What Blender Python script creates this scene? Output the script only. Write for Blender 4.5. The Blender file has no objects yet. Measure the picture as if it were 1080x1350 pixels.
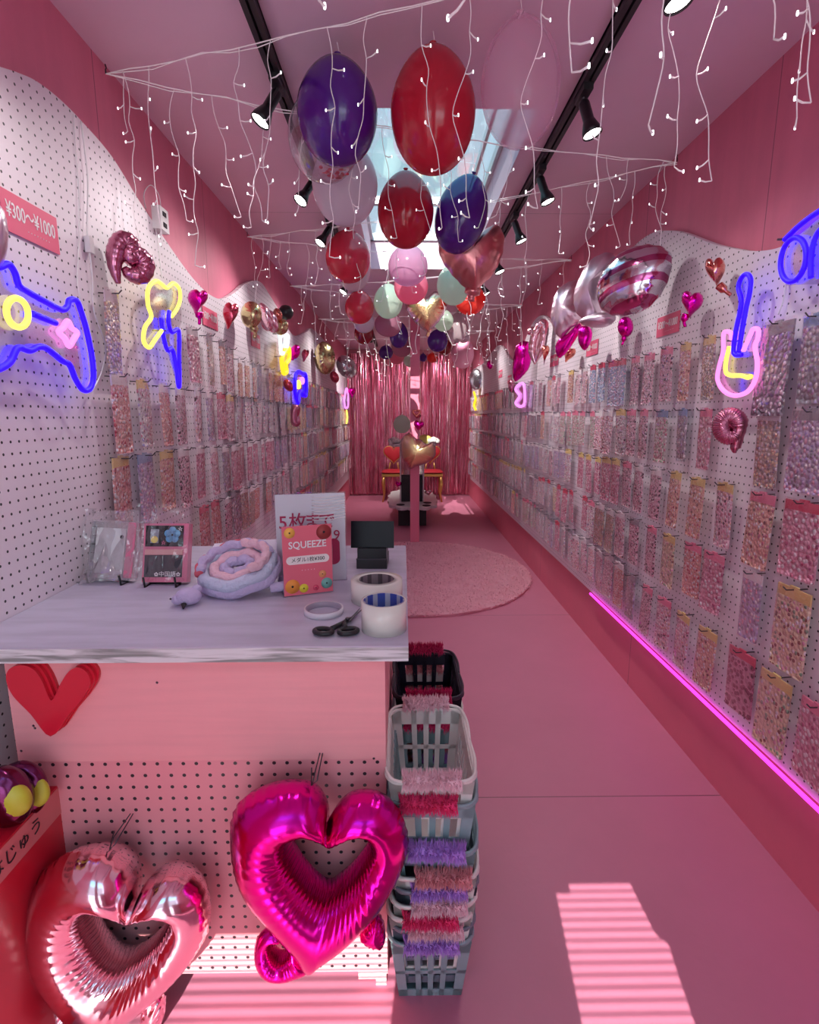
import bpy, bmesh, math, random
from mathutils import Vector, Matrix, noise
random.seed(11)
PI = math.pi
S = bpy.context.scene
COL = S.collection

# ------------------------------------------------------------ camera
CAMZ = 1.391; F = 700.0; PITCH = math.radians(10.28); YAW = math.radians(-0.735)
camd = bpy.data.cameras.new('camera'); cam = bpy.data.objects.new('camera', camd); COL.objects.link(cam)
camd.sensor_fit = 'HORIZONTAL'; camd.sensor_width = 36; camd.lens = 36*F/1080; camd.clip_start = 0.02
cam.matrix_world = Matrix.Translation((0, 0, CAMZ)) @ Matrix.Rotation(YAW, 4, 'Z') @ Matrix.Rotation(PI/2-PITCH, 4, 'X')
S.camera = cam
CR = cam.matrix_world.to_3x3().copy()

# ------------------------------------------------------------ world, sun, exposure
SUNDIR = Vector((0.11, 1.0, -0.5225)).normalized()
W = bpy.data.worlds.new('sky'); S.world = W; W.use_nodes = True
nt = W.node_tree; nt.nodes.clear()
tc = nt.nodes.new('ShaderNodeTexCoord'); sx = nt.nodes.new('ShaderNodeSeparateXYZ')
rp = nt.nodes.new('ShaderNodeValToRGB'); bg = nt.nodes.new('ShaderNodeBackground'); wo = nt.nodes.new('ShaderNodeOutputWorld')
nt.links.new(tc.outputs['Generated'], sx.inputs[0]); nt.links.new(sx.outputs['Z'], rp.inputs[0])
rp.color_ramp.elements[0].color = (.80, .90, 1, 1); rp.color_ramp.elements[0].position = .0
rp.color_ramp.elements[1].color = (.19, .55, .74, 1); rp.color_ramp.elements[1].position = .8
nt.links.new(rp.outputs[0], bg.inputs[0]); nt.links.new(bg.outputs[0], wo.inputs[0])
mr = nt.nodes.new('ShaderNodeMapRange'); mr.inputs['From Min'].default_value = -1; mr.inputs['From Max'].default_value = .3   # the sky is brighter on the sun's side
mr.inputs['To Min'].default_value = 3.4; mr.inputs['To Max'].default_value = 1.35
nt.links.new(sx.outputs['Y'], mr.inputs['Value']); nt.links.new(mr.outputs[0], bg.inputs[1])
sund = bpy.data.lights.new('sun', 'SUN'); sun = bpy.data.objects.new('sun', sund); COL.objects.link(sun)
sund.energy = 11.0; sund.angle = math.radians(.25); sund.color = (1, .93, .86)
sun.rotation_mode = 'QUATERNION'; sun.rotation_quaternion = SUNDIR.to_track_quat('-Z', 'Y')
SPOT_W = 13.0
S.view_settings.view_transform = 'Standard'; S.view_settings.look = 'None'
S.view_settings.gamma = 1; S.view_settings.use_curve_mapping = False; S.view_settings.exposure = 0.22
S.cycles.max_bounces = 8; S.cycles.transparent_max_bounces = 24; S.cycles.sample_clamp_indirect = 4
S.cycles.caustics_reflective = False; S.cycles.caustics_refractive = False

# ------------------------------------------------------------ helpers
LX, RX, H = -.955, 1.193, 2.5            # left wall, right wall, ceiling
LB, RB = -.925, 1.160                    # pegboard faces
YF, YB = -.5, 9.4                        # shop front, far wall

def ray(px, py):
    return CR @ Vector(((px-540)/F, -(py-675)/F, -1))
def P(px, py, X=None, Y=None, Z=None):
    """the point of a known surface that is seen at a pixel"""
    d = ray(px, py)
    if X is not None: t = X/d.x
    elif Y is not None: t = Y/d.y
    else: t = (Z-CAMZ)/d.z
    return Vector((0, 0, CAMZ)) + d*t
def depth(p):
    return -((CR.transposed() @ (Vector(p)-Vector((0, 0, CAMZ)))).z)
def proj(p):
    q = CR.transposed() @ (Vector(p)-Vector((0, 0, CAMZ)))
    return 540+F*q.x/-q.z, 675-F*q.y/-q.z

class MB:
    def __init__(s): s.v = []; s.f = []; s.m = []; s.sm = []
    def add(s, vs, fs, mi=0, smooth=False, M=None):
        o = len(s.v)
        s.v += [(M @ Vector(v)) if M else Vector(v) for v in vs]
        for f in fs: s.f.append(tuple(i+o for i in f)); s.m.append(mi); s.sm.append(smooth)
        return s
    def box(s, lo, hi, mi=0, M=None):
        x0, y0, z0 = lo; x1, y1, z1 = hi
        return s.add([(x0,y0,z0),(x1,y0,z0),(x1,y1,z0),(x0,y1,z0),(x0,y0,z1),(x1,y0,z1),(x1,y1,z1),(x0,y1,z1)],
                     [(0,3,2,1),(4,5,6,7),(0,1,5,4),(1,2,6,5),(2,3,7,6),(3,0,4,7)], mi, False, M)
    def cbox(s, c, d, mi=0, M=None):
        return s.box([c[i]-d[i]/2 for i in range(3)], [c[i]+d[i]/2 for i in range(3)], mi, M)
    def tube(s, pts, r, n=8, mi=0, closed=False, caps=True, M=None):
        pts = [Vector(p) for p in pts]; N = len(pts)
        rs = r if isinstance(r, (list, tuple)) else [r]*N
        t0 = (pts[1]-pts[0]).normalized()
        up = Vector((0, 0, 1)) if abs(t0.z) < .9 else Vector((1, 0, 0))
        nrm = t0.cross(up).normalized(); vs = []; fs = []
        for i, p in enumerate(pts):
            a = pts[i-1] if (i > 0 or closed) else p
            b = pts[(i+1) % N] if (i < N-1 or closed) else p
            t = (b-a)
            t = t.normalized() if t.length > 1e-9 else t0
            nrm = (nrm - t*nrm.dot(t))
            nrm = nrm.normalized() if nrm.length > 1e-6 else t.orthogonal().normalized()
            bn = t.cross(nrm)
            for k in range(n):
                an = 2*PI*k/n
                vs.append(p + (nrm*math.cos(an)+bn*math.sin(an))*rs[i])
        for i in range(N if closed else N-1):
            j = (i+1) % N
            for k in range(n):
                fs.append((i*n+k, i*n+(k+1) % n, j*n+(k+1) % n, j*n+k))
        if caps and not closed:
            fs.append(tuple(range(n))[::-1]); fs.append(tuple((N-1)*n+k for k in range(n)))
        return s.add(vs, fs, mi, True, M)
    def lathe(s, prof, n=24, mi=0, M=None, smooth=True):
        closed = len(prof) > 3 and prof[0] == prof[-1]
        vs = []; fs = []
        for r, z in prof:
            for k in range(n):
                a = 2*PI*k/n; vs.append((r*math.cos(a), r*math.sin(a), z))
        for i in range(len(prof)-1):
            for k in range(n):
                fs.append((i*n+k, i*n+(k+1) % n, (i+1)*n+(k+1) % n, (i+1)*n+k))
        if prof[0][0] > 1e-5 and not closed: fs.append(tuple(range(n))[::-1])
        if prof[-1][0] > 1e-5 and not closed: fs.append(tuple((len(prof)-1)*n+k for k in range(n)))
        return s.add(vs, fs, mi, smooth, M)
    def prism(s, poly, off, mi=0, M=None):
        """closed 3-D polygon extruded by a vector"""
        n = len(poly); off = Vector(off)
        vs = [Vector(p) for p in poly]+[Vector(p)+off for p in poly]
        fs = [tuple(range(n)), tuple(range(2*n-1, n-1, -1))]+[(i, (i+1) % n+0, (i+1) % n+n, i+n)[::-1] for i in range(n)]
        return s.add(vs, fs, mi, False, M)
    def mesh(s, name, mats):
        me = bpy.data.meshes.new(name)
        me.from_pydata([tuple(v) for v in s.v], [], s.f)
        for m in (mats if isinstance(mats, (list, tuple)) else [mats]): me.materials.append(m)
        me.polygons.foreach_set('material_index', s.m); me.polygons.foreach_set('use_smooth', s.sm)
        bm = bmesh.new(); bm.from_mesh(me); bmesh.ops.recalc_face_normals(bm, faces=bm.faces); bm.to_mesh(me); bm.free()
        me.update(); return me
    def build(s, name, mats, parent=None, loc=None, label=None, cat=None, group=None, kind=None):
        """link as one object; loc = its origin, the vertices given in the parent's (or world) frame"""
        if loc is not None:
            L = Vector(loc); s.v = [v-L for v in s.v]
        o = bpy.data.objects.new(name, s.mesh(name, mats)); COL.objects.link(o)
        if loc is not None: o.location = loc
        if parent: o.parent = parent
        return tag(o, label, cat, group, kind)
def tag(o, label=None, cat=None, group=None, kind=None):
    if label: o['label'] = label
    if cat: o['category'] = cat
    if group: o['group'] = group
    if kind: o['kind'] = kind
    return o
def thing(name, label, cat, loc=(0, 0, 0), rz=0, group=None):
    o = bpy.data.objects.new(name, None); COL.objects.link(o); o.location = loc; o.rotation_euler = (0, 0, rz)
    return tag(o, label, cat, group)
def inst(name, me, parent=None, loc=(0, 0, 0), rot=(0, 0, 0), sc=(1, 1, 1)):
    o = bpy.data.objects.new(name, me); COL.objects.link(o); o.location = loc; o.rotation_euler = rot; o.scale = sc
    if parent: o.parent = parent
    return o
def crom(pts, per=6, closed=False):
    pts = [Vector(p) for p in pts]; n = len(pts); out = []
    for i in range(n if closed else n-1):
        if closed: a, b, c, d = pts[i-1], pts[i], pts[(i+1) % n], pts[(i+2) % n]
        else: a, b, c, d = pts[max(i-1, 0)], pts[i], pts[i+1], pts[min(i+2, n-1)]
        for k in range(per):
            t = k/per
            out.append(.5*((2*b)+(c-a)*t+(2*a-5*b+4*c-d)*t*t+(3*b-a-3*c+d)*t**3))
    if not closed: out.append(pts[-1])
    return out
def resample(pts, n, closed=True):
    q = pts+[pts[0]] if closed else pts
    L = [0]
    for i in range(1, len(q)): L.append(L[-1]+(q[i]-q[i-1]).length)
    out = []; j = 0; m = n if closed else n-1
    for k in range(n):
        t = L[-1]*k/m
        while j < len(L)-2 and L[j+1] < t: j += 1
        u = (t-L[j])/max(L[j+1]-L[j], 1e-9); out.append(q[j].lerp(q[j+1], min(u, 1)))
    return out
def ellipse(cx, cy, rx, ry, n=24, rot=0):
    c, s_ = math.cos(rot), math.sin(rot)
    return [(cx+rx*math.cos(2*PI*k/n)*c-ry*math.sin(2*PI*k/n)*s_, cy+rx*math.cos(2*PI*k/n)*s_+ry*math.sin(2*PI*k/n)*c) for k in range(n)]
def heartpx(cx, cy, w, h, rot=0, n=40):
    out = []
    for k in range(n):
        t = 2*PI*k/n
        x = 16*math.sin(t)**3/32*w; y = -(13*math.cos(t)-5*math.cos(2*t)-2*math.cos(3*t)-math.cos(4*t)+2.5)/29*h
        out.append((cx+x*math.cos(rot)-y*math.sin(rot), cy+x*math.sin(rot)+y*math.cos(rot)))
    return out

# ------------------------------------------------------------ materials
MATS = {}
def new_mat(name):
    m = bpy.data.materials.new(name); m.use_nodes = True; t = m.node_tree; MATS[name] = m
    return m, t, t.nodes['Principled BSDF'], t.nodes['Material Output']
def node(t, kind, **kw):
    n = t.nodes.new(kind)
    for k, v in kw.items(): setattr(n, k, v)
    return n
def c4(c): return (c[0], c[1], c[2], 1)
def srgb(r, g, b):
    f = lambda u: (u/255/12.92) if u/255 <= .04045 else ((u/255+.055)/1.055)**2.4
    return (f(r), f(g), f(b))
def mat(name, col, rough=.5, metal=0, coat=0, var=0, vscale=6, bump=0, bscale=60, trans=0, emit=None, estr=0, sub=0, spec=.5, transmission=0, alpha=1):
    if name in MATS: return MATS[name]
    m, t, b, out = new_mat(name)
    b.inputs['Base Color'].default_value = c4(col); b.inputs['Roughness'].default_value = rough
    b.inputs['Metallic'].default_value = metal; b.inputs['Coat Weight'].default_value = coat; b.inputs['Coat Roughness'].default_value = .08
    b.inputs['Specular IOR Level'].default_value = spec; b.inputs['Transmission Weight'].default_value = transmission
    if sub: b.inputs['Subsurface Weight'].default_value = sub; b.inputs['Subsurface Scale'].default_value = .02
    tcn = node(t, 'ShaderNodeTexCoord')
    if var:
        nz = node(t, 'ShaderNodeTexNoise'); nz.inputs['Scale'].default_value = vscale; nz.inputs['Detail'].default_value = 5
        t.links.new(tcn.outputs['Object'], nz.inputs['Vector'])
        r = node(t, 'ShaderNodeValToRGB'); r.color_ramp.elements[0].position = .3; r.color_ramp.elements[1].position = .7
        r.color_ramp.elements[0].color = c4([x*(1-var) for x in col]); r.color_ramp.elements[1].color = c4([min(1, x*(1+var)) for x in col])
        t.links.new(nz.outputs['Fac'], r.inputs[0]); t.links.new(r.outputs[0], b.inputs['Base Color'])
    if bump:
        nz2 = node(t, 'ShaderNodeTexNoise'); nz2.inputs['Scale'].default_value = bscale; nz2.inputs['Detail'].default_value = 4
        t.links.new(tcn.outputs['Object'], nz2.inputs['Vector'])
        bn = node(t, 'ShaderNodeBump'); bn.inputs['Strength'].default_value = bump; bn.inputs['Distance'].default_value = .01
        t.links.new(nz2.outputs['Fac'], bn.inputs['Height']); t.links.new(bn.outputs[0], b.inputs['Normal'])
    if emit:
        b.inputs['Emission Color'].default_value = c4(emit); b.inputs['Emission Strength'].default_value = estr
    if trans:
        tl = node(t, 'ShaderNodeBsdfTranslucent'); tl.inputs[0].default_value = c4(col); mx = node(t, 'ShaderNodeMixShader'); mx.inputs[0].default_value = trans
        t.links.new(b.outputs[0], mx.inputs[1]); t.links.new(tl.outputs[0], mx.inputs[2]); t.links.new(mx.outputs[0], out.inputs[0])
    if alpha < 1:
        tp = node(t, 'ShaderNodeBsdfTransparent'); mx = node(t, 'ShaderNodeMixShader'); mx.inputs[0].default_value = alpha
        src = out.inputs[0].links[0].from_socket
        t.links.new(tp.outputs[0], mx.inputs[1]); t.links.new(src, mx.inputs[2]); t.links.new(mx.outputs[0], out.inputs[0])
    return m
def clear(name, tint=(1, 1, 1), fac=.12, rough=.08, bump=0, body=0, bodycol=(1, 1, 1)):
    """thin clear plastic: transparent with a glossy film (and a little diffuse body)"""
    m, t, b, out = new_mat(name); t.nodes.remove(b)
    tp = node(t, 'ShaderNodeBsdfTransparent'); tp.inputs[0].default_value = c4(tint)
    gl = node(t, 'ShaderNodeBsdfGlossy'); gl.inputs['Roughness'].default_value = rough
    fr = node(t, 'ShaderNodeLayerWeight'); fr.inputs['Blend'].default_value = .35
    ma = node(t, 'ShaderNodeMath', operation='MULTIPLY_ADD'); ma.inputs[1].default_value = .6; ma.inputs[2].default_value = fac; ma.use_clamp = True
    t.links.new(fr.outputs['Facing'], ma.inputs[0])
    src = tp.outputs[0]
    if body:
        df = node(t, 'ShaderNodeBsdfDiffuse'); df.inputs[0].default_value = c4(bodycol)
        tl = node(t, 'ShaderNodeBsdfTranslucent'); tl.inputs[0].default_value = c4(bodycol)
        ad = node(t, 'ShaderNodeMixShader'); ad.inputs[0].default_value = .5
        t.links.new(df.outputs[0], ad.inputs[1]); t.links.new(tl.outputs[0], ad.inputs[2])
        m0 = node(t, 'ShaderNodeMixShader'); m0.inputs[0].default_value = body
        t.links.new(tp.outputs[0], m0.inputs[1]); t.links.new(ad.outputs[0], m0.inputs[2]); src = m0.outputs[0]
    mx = node(t, 'ShaderNodeMixShader'); t.links.new(ma.outputs[0], mx.inputs[0])
    t.links.new(src, mx.inputs[1]); t.links.new(gl.outputs[0], mx.inputs[2]); t.links.new(mx.outputs[0], out.inputs[0])
    if bump:
        tcn = node(t, 'ShaderNodeTexCoord'); nz = node(t, 'ShaderNodeTexNoise'); nz.inputs['Scale'].default_value = 22
        bn = node(t, 'ShaderNodeBump'); bn.inputs['Strength'].default_value = bump; bn.inputs['Distance'].default_value = .02
        t.links.new(tcn.outputs['Object'], nz.inputs['Vector']); t.links.new(nz.outputs['Fac'], bn.inputs['Height']); t.links.new(bn.outputs[0], gl.inputs['Normal'])
    return m
def emis(name, col, strength, sample=True):
    m, t, b, out = new_mat(name)
    b.inputs['Base Color'].default_value = c4([c*.15 for c in col]); b.inputs['Emission Color'].default_value = c4(col)
    b.inputs['Emission Strength'].default_value = strength
    if not sample: m.cycles.emission_sampling = 'NONE'
    return m
def peg_mat(name, col, axis, hole=(.02, .015, .02), pitch=.028, rad=.0034, rough=.45):
    """painted perforated hardboard: a grid of punched holes; axis = the normal of the board"""
    m, t, b, out = new_mat(name); b.inputs['Roughness'].default_value = rough
    tcn = node(t, 'ShaderNodeTexCoord'); sp = node(t, 'ShaderNodeSeparateXYZ'); t.links.new(tcn.outputs['Object'], sp.inputs[0])
    ax = [a for a in 'XYZ' if a != axis]; sq = []
    for a in ax:
        d = node(t, 'ShaderNodeMath', operation='DIVIDE'); d.inputs[1].default_value = pitch; t.links.new(sp.outputs[a], d.inputs[0])
        fr = node(t, 'ShaderNodeMath', operation='FRACT'); t.links.new(d.outputs[0], fr.inputs[0])
        su = node(t, 'ShaderNodeMath', operation='SUBTRACT'); su.inputs[1].default_value = .5; t.links.new(fr.outputs[0], su.inputs[0])
        p2 = node(t, 'ShaderNodeMath', operation='MULTIPLY'); t.links.new(su.outputs[0], p2.inputs[0]); t.links.new(su.outputs[0], p2.inputs[1]); sq.append(p2)
    ad = node(t, 'ShaderNodeMath', operation='ADD'); t.links.new(sq[0].outputs[0], ad.inputs[0]); t.links.new(sq[1].outputs[0], ad.inputs[1])
    lt = node(t, 'ShaderNodeMath', operation='LESS_THAN'); lt.inputs[1].default_value = (rad/pitch)**2; t.links.new(ad.outputs[0], lt.inputs[0])
    nz = node(t, 'ShaderNodeTexNoise'); nz.inputs['Scale'].default_value = 5; t.links.new(tcn.outputs['Object'], nz.inputs['Vector'])
    r = node(t, 'ShaderNodeValToRGB'); r.color_ramp.elements[0].color = c4([x*.93 for x in col]); r.color_ramp.elements[1].color = c4([min(1, x*1.05) for x in col])
    t.links.new(nz.outputs['Fac'], r.inputs[0])
    mx = node(t, 'ShaderNodeMix', data_type='RGBA'); t.links.new(lt.outputs[0], mx.inputs['Factor'])
    t.links.new(r.outputs[0], mx.inputs['A']); mx.inputs['B'].default_value = c4(hole)
    t.links.new(mx.outputs['Result'], b.inputs['Base Color'])
    return m
def paint_mat(name, col, seams=(), rough=.5, dirt=.10, scale=3, grain=None, gs=.95):
    """painted plywood: fine mottling, wear and panel joints (axis, period, offset, width)"""
    m, t, b, out = new_mat(name); b.inputs['Roughness'].default_value = rough
    tcn = node(t, 'ShaderNodeTexCoord'); sp = node(t, 'ShaderNodeSeparateXYZ'); t.links.new(tcn.outputs['Object'], sp.inputs[0])
    nz = node(t, 'ShaderNodeTexNoise'); nz.inputs['Scale'].default_value = scale; nz.inputs['Detail'].default_value = 8; nz.inputs['Roughness'].default_value = .65
    t.links.new(tcn.outputs['Object'], nz.inputs['Vector'])
    r = node(t, 'ShaderNodeValToRGB'); r.color_ramp.elements[0].position = .25; r.color_ramp.elements[1].position = .75
    r.color_ramp.elements[0].color = c4([x*(1-dirt) for x in col]); r.color_ramp.elements[1].color = c4([min(1, x*(1+dirt)) for x in col])
    t.links.new(nz.outputs['Fac'], r.inputs[0]); cur = r.outputs[0]
    if grain:
        mp = node(t, 'ShaderNodeMapping'); mp.inputs['Scale'].default_value = grain; t.links.new(tcn.outputs['Object'], mp.inputs[0])
        n3 = node(t, 'ShaderNodeTexNoise'); n3.inputs['Scale'].default_value = 1; n3.inputs['Detail'].default_value = 6; t.links.new(mp.outputs[0], n3.inputs['Vector'])
        r3 = node(t, 'ShaderNodeValToRGB'); r3.color_ramp.elements[0].position = .35; r3.color_ramp.elements[0].color = (gs, gs, gs, 1); r3.color_ramp.elements[1].position = .6
        t.links.new(n3.outputs['Fac'], r3.inputs[0])
        mg = node(t, 'ShaderNodeMix', data_type='RGBA', blend_type='MULTIPLY'); mg.inputs['Factor'].default_value = 1
        t.links.new(cur, mg.inputs['A']); t.links.new(r3.outputs[0], mg.inputs['B']); cur = mg.outputs['Result']
    for axis, per, off, wid in seams:
        a = node(t, 'ShaderNodeMath', operation='ADD'); a.inputs[1].default_value = -off+per*100; t.links.new(sp.outputs[axis], a.inputs[0])
        md = node(t, 'ShaderNodeMath', operation='MODULO'); md.inputs[1].default_value = per; t.links.new(a.outputs[0], md.inputs[0])
        lt = node(t, 'ShaderNodeMath', operation='LESS_THAN'); lt.inputs[1].default_value = wid; t.links.new(md.outputs[0], lt.inputs[0])
        mx = node(t, 'ShaderNodeMix', data_type='RGBA'); t.links.new(lt.outputs[0], mx.inputs['Factor']); t.links.new(cur, mx.inputs['A'])
        mx.inputs['B'].default_value = c4([x*.45 for x in col]); cur = mx.outputs['Result']
    t.links.new(cur, b.inputs['Base Color'])
    bn = node(t, 'ShaderNodeBump'); bn.inputs['Strength'].default_value = .15; bn.inputs['Distance'].default_value = .004
    n2 = node(t, 'ShaderNodeTexNoise'); n2.inputs['Scale'].default_value = 45; n2.inputs['Detail'].default_value = 4
    t.links.new(tcn.outputs['Object'], n2.inputs['Vector']); t.links.new(n2.outputs['Fac'], bn.inputs['Height']); t.links.new(bn.outputs[0], b.inputs['Normal'])
    return m
def sticker_mat(name, base, cols, scale=60, thr=.47, rough=.22, rnd=.9, metal=0):
    """a printed card covered with small puffy stickers"""
    m, t, b, out = new_mat(name); b.inputs['Roughness'].default_value = rough; b.inputs['Metallic'].default_value = metal
    b.inputs['Coat Weight'].default_value = .8; b.inputs['Coat Roughness'].default_value = .12
    tcn = node(t, 'ShaderNodeTexCoord'); oi = node(t, 'ShaderNodeObjectInfo')
    off = node(t, 'ShaderNodeVectorMath', operation='ADD'); mu = node(t, 'ShaderNodeMath', operation='MULTIPLY'); mu.inputs[1].default_value = 7
    t.links.new(oi.outputs['Random'], mu.inputs[0]); t.links.new(tcn.outputs['Object'], off.inputs[0]); t.links.new(mu.outputs[0], off.inputs[1])
    vo = node(t, 'ShaderNodeTexVoronoi'); vo.inputs['Scale'].default_value = scale*1.35; vo.inputs['Randomness'].default_value = rnd
    t.links.new(off.outputs[0], vo.inputs['Vector'])
    sp = node(t, 'ShaderNodeSeparateColor'); t.links.new(vo.outputs['Color'], sp.inputs[0])
    r = node(t, 'ShaderNodeValToRGB'); r.color_ramp.interpolation = 'CONSTANT'; el = r.color_ramp.elements
    for i, c in enumerate(cols):
        p = i/len(cols)
        if i == 0: e = el[0]; e.position = 0
        elif i == 1: e = el[1]; e.position = p
        else: e = el.new(p)
        e.color = c4(c)
    t.links.new(sp.outputs[0], r.inputs[0])
    lt = node(t, 'ShaderNodeMath', operation='LESS_THAN'); lt.inputs[1].default_value = thr; t.links.new(vo.outputs['Distance'], lt.inputs[0])
    mx = node(t, 'ShaderNodeMix', data_type='RGBA'); t.links.new(lt.outputs[0], mx.inputs['Factor']); mx.inputs['A'].default_value = c4(base)
    t.links.new(r.outputs[0], mx.inputs['B']); t.links.new(mx.outputs['Result'], b.inputs['Base Color'])
    bn = node(t, 'ShaderNodeBump'); bn.inputs['Strength'].default_value = .9; bn.inputs['Distance'].default_value = .012; bn.invert = True
    t.links.new(vo.outputs['Distance'], bn.inputs['Height']); t.links.new(bn.outputs[0], b.inputs['Normal']); t.links.new(bn.outputs[0], b.inputs['Coat Normal'])
    return m

M = {}
M['wall'] = paint_mat('pink_wall_paint', srgb(222, 122, 148), seams=[('Y', .91, .05, .004)], rough=.55, dirt=.08, grain=(1, 14, 1.2), gs=.93)
M['skirt'] = paint_mat('pink_base_paint', srgb(222, 116, 138), seams=[('Y', 1.82, .75, .004)], rough=.5, dirt=.06)
M['ceil'] = paint_mat('pale_pink_ceiling_paint', srgb(234, 204, 218), seams=[('Y', 1.82, 3.2, .004)], rough=.5, dirt=.03)
M['floor'] = paint_mat('pink_floor_paint', srgb(200, 120, 146), seams=[('Y', 1.82, 1.74, .005)], rough=.42, dirt=.06, scale=2.2)
M['counter'] = paint_mat('pink_counter_plywood', srgb(250, 170, 174), rough=.5, dirt=.05, grain=(3, 3, 60))
M['pegpink'] = peg_mat('pink_pegboard_paint', srgb(244, 158, 166), 'Y', pitch=.029, rad=.0042)
M['pegwhite'] = peg_mat('white_pegboard_paint', srgb(232, 220, 228), 'X')
M['black'] = mat('black_plastic', (.012, .011, .013), .35)
M['blackmatte'] = mat('black_metal', (.015, .014, .016), .5)
M['steel'] = mat('dark_steel_wire', (.10, .085, .10), .3, metal=.8)
M['white'] = mat('white_plastic', (.82, .80, .80), .35)
M['lens'] = emis('lit_spot_lens', (1, .97, .92), 14, False)
M['wire'] = mat('glowing_clear_cable', (.80, .70, .74), .25, trans=.3, emit=(1, .93, .95), estr=.16)  # unlit cable given a faint glow to look whiter
M['bulb'] = emis('lit_fairy_bulb', (.93, .97, 1), 2.6, False)
M['glass'] = clear('window_glass', (.93, .98, .98), .03, .02)
M['sleeve'] = clear('clear_plastic_sleeve', (1, .98, .99), .06, .12, bump=.6)
M['acrylic'] = clear('clear_acrylic', (.96, .95, .98), .05, .05)
M['bag'] = clear('crumpled_clear_bag', (.98, .96, .97), .10, .12, bump=1.0, body=.22, bodycol=(.92, .86, .9))
M['alu'] = mat('aluminium_frame', (.55, .6, .62), .35, metal=.6)
M['dark'] = mat('dark_gap', (.02, .015, .02), .8)
M['signpink'] = mat('pink_sign_card', srgb(226, 96, 128), .5)
M['signtext'] = mat('white_print', (.85, .82, .82), .5)
M['red'] = mat('glossy_red_paint', srgb(215, 30, 55), .3, coat=.3)

# ------------------------------------------------------------ setting: the room
def structure(mb, name, m, loc=None): return mb.build(name, m, loc=loc, kind='structure')
structure(MB().box((LX-.1, YF-.05, -.12), (RX+.1, YB+.1, 0)), 'floor', M['floor'])
structure(MB().box((-6, -9, -.14), (6, YF-.05, -.02)), 'pavement', mat('grey_paving', (.42, .41, .41), .8, var=.1))
structure(MB().box((LX-.1, YF, 0), (LX, YB, H)), 'wall_left', M['wall'])
structure(MB().box((RX, YF, 0), (RX+.1, YB, H)), 'wall_right', M['wall'])
structure(MB().box((LX-.1, YB, 0), (RX+.1, YB+.1, H+.3)), 'wall_back', M['wall'])
SK = (-.24, .50, 2.18, 4.35)     # skylight x0,x1,y0,y1
x0, x1, y0, y1 = SK; T = .20
cb = MB()
cb.box((LX-.1, YF, H), (RX+.1, y0, H+T)); cb.box((LX-.1, y1, H), (RX+.1, YB+.1, H+T))
cb.box((LX-.1, y0, H), (x0, y1, H+T)); cb.box((x1, y0, H), (RX+.1, y1, H+T))
structure(cb, 'ceiling', M['ceil'])
wf = MB(); zt = H+T
for a, b_ in (((x0-.03, y0-.03, zt), (x0+.02, y1+.03, zt+.05)), ((x1-.02, y0-.03, zt), (x1+.03, y1+.03, zt+.05)),
              ((x0, y0-.03, zt), (x1, y0+.02, zt+.05)), ((x0, y1-.02, zt), (x1, y1+.03, zt+.05)),
              ((x1-.10, y0, zt), (x1-.085, y1, zt+.04)), ((x0, 3.62, zt), (x1, 3.66, zt+.04))): wf.box(a, b_)
win = structure(wf, 'window_1', M['alu'])
MB().box((x0, y0, zt+.02), (x1, y1, zt+.026)).build('pane', M['glass'], win)
# painted skirting boards under the pegboards
structure(MB().box((LX, YF, 0), (LX+.012, YB, .33)), 'baseboard_left', M['skirt'])
structure(MB().box((RX-.012, YF, 0), (RX, YB, .33)), 'baseboard_right', M['skirt'])
# unseen sun blockers behind the viewer: cut-out front, slats, and outside a high board
fr = MB()
fr.box((LX-.1, YF-.04, 0), (-.90, YF, H)); fr.box((-.197, YF-.04, 0), (.245, YF, H))  # wide post added to cast the dark band between the sun patches
curve = [(.488, 1.016), (.478, .98), (.485, .95), (.493, .916), (.526, .893), (.520, .86), (.517, .836), (.512, .784), (.505, .6), (.50, .3), (.50, 0)]  # outline traced back along the sun from the patch edge
fr.prism([(x, YF-.04, z) for x, z in [(.488, 1.25)]+curve+[(RX+.1, 0), (RX+.1, 1.25)]], (0, .04, 0))
fr.box((.245, YF-.02, .970), (.290, YF, .992)); fr.box((.245, YF-.03, .992), (.49, YF-.01, 1.0))  # block and bar added to shade the patch's notch and top edge
structure(fr, 'front_sun_mask', M['white'])
sl = MB(); z = .01
while z < 1.0:
    sl.box((-.90, YF-.03, z), (-.197, YF-.0275, z+.0034)); sl.box((.245, YF-.03, z), (.53, YF-.0275, z+.0034)); z += .0156
structure(sl, 'slat_screen', M['white'])  # unseen slats that stripe the sun patches
structure(MB().box((-3.2, -2.6, 2.085), (3.2, -2.5, 3.75)), 'sun_block_board', M['white'])  # unseen board added to stop the sun above the patches

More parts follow.
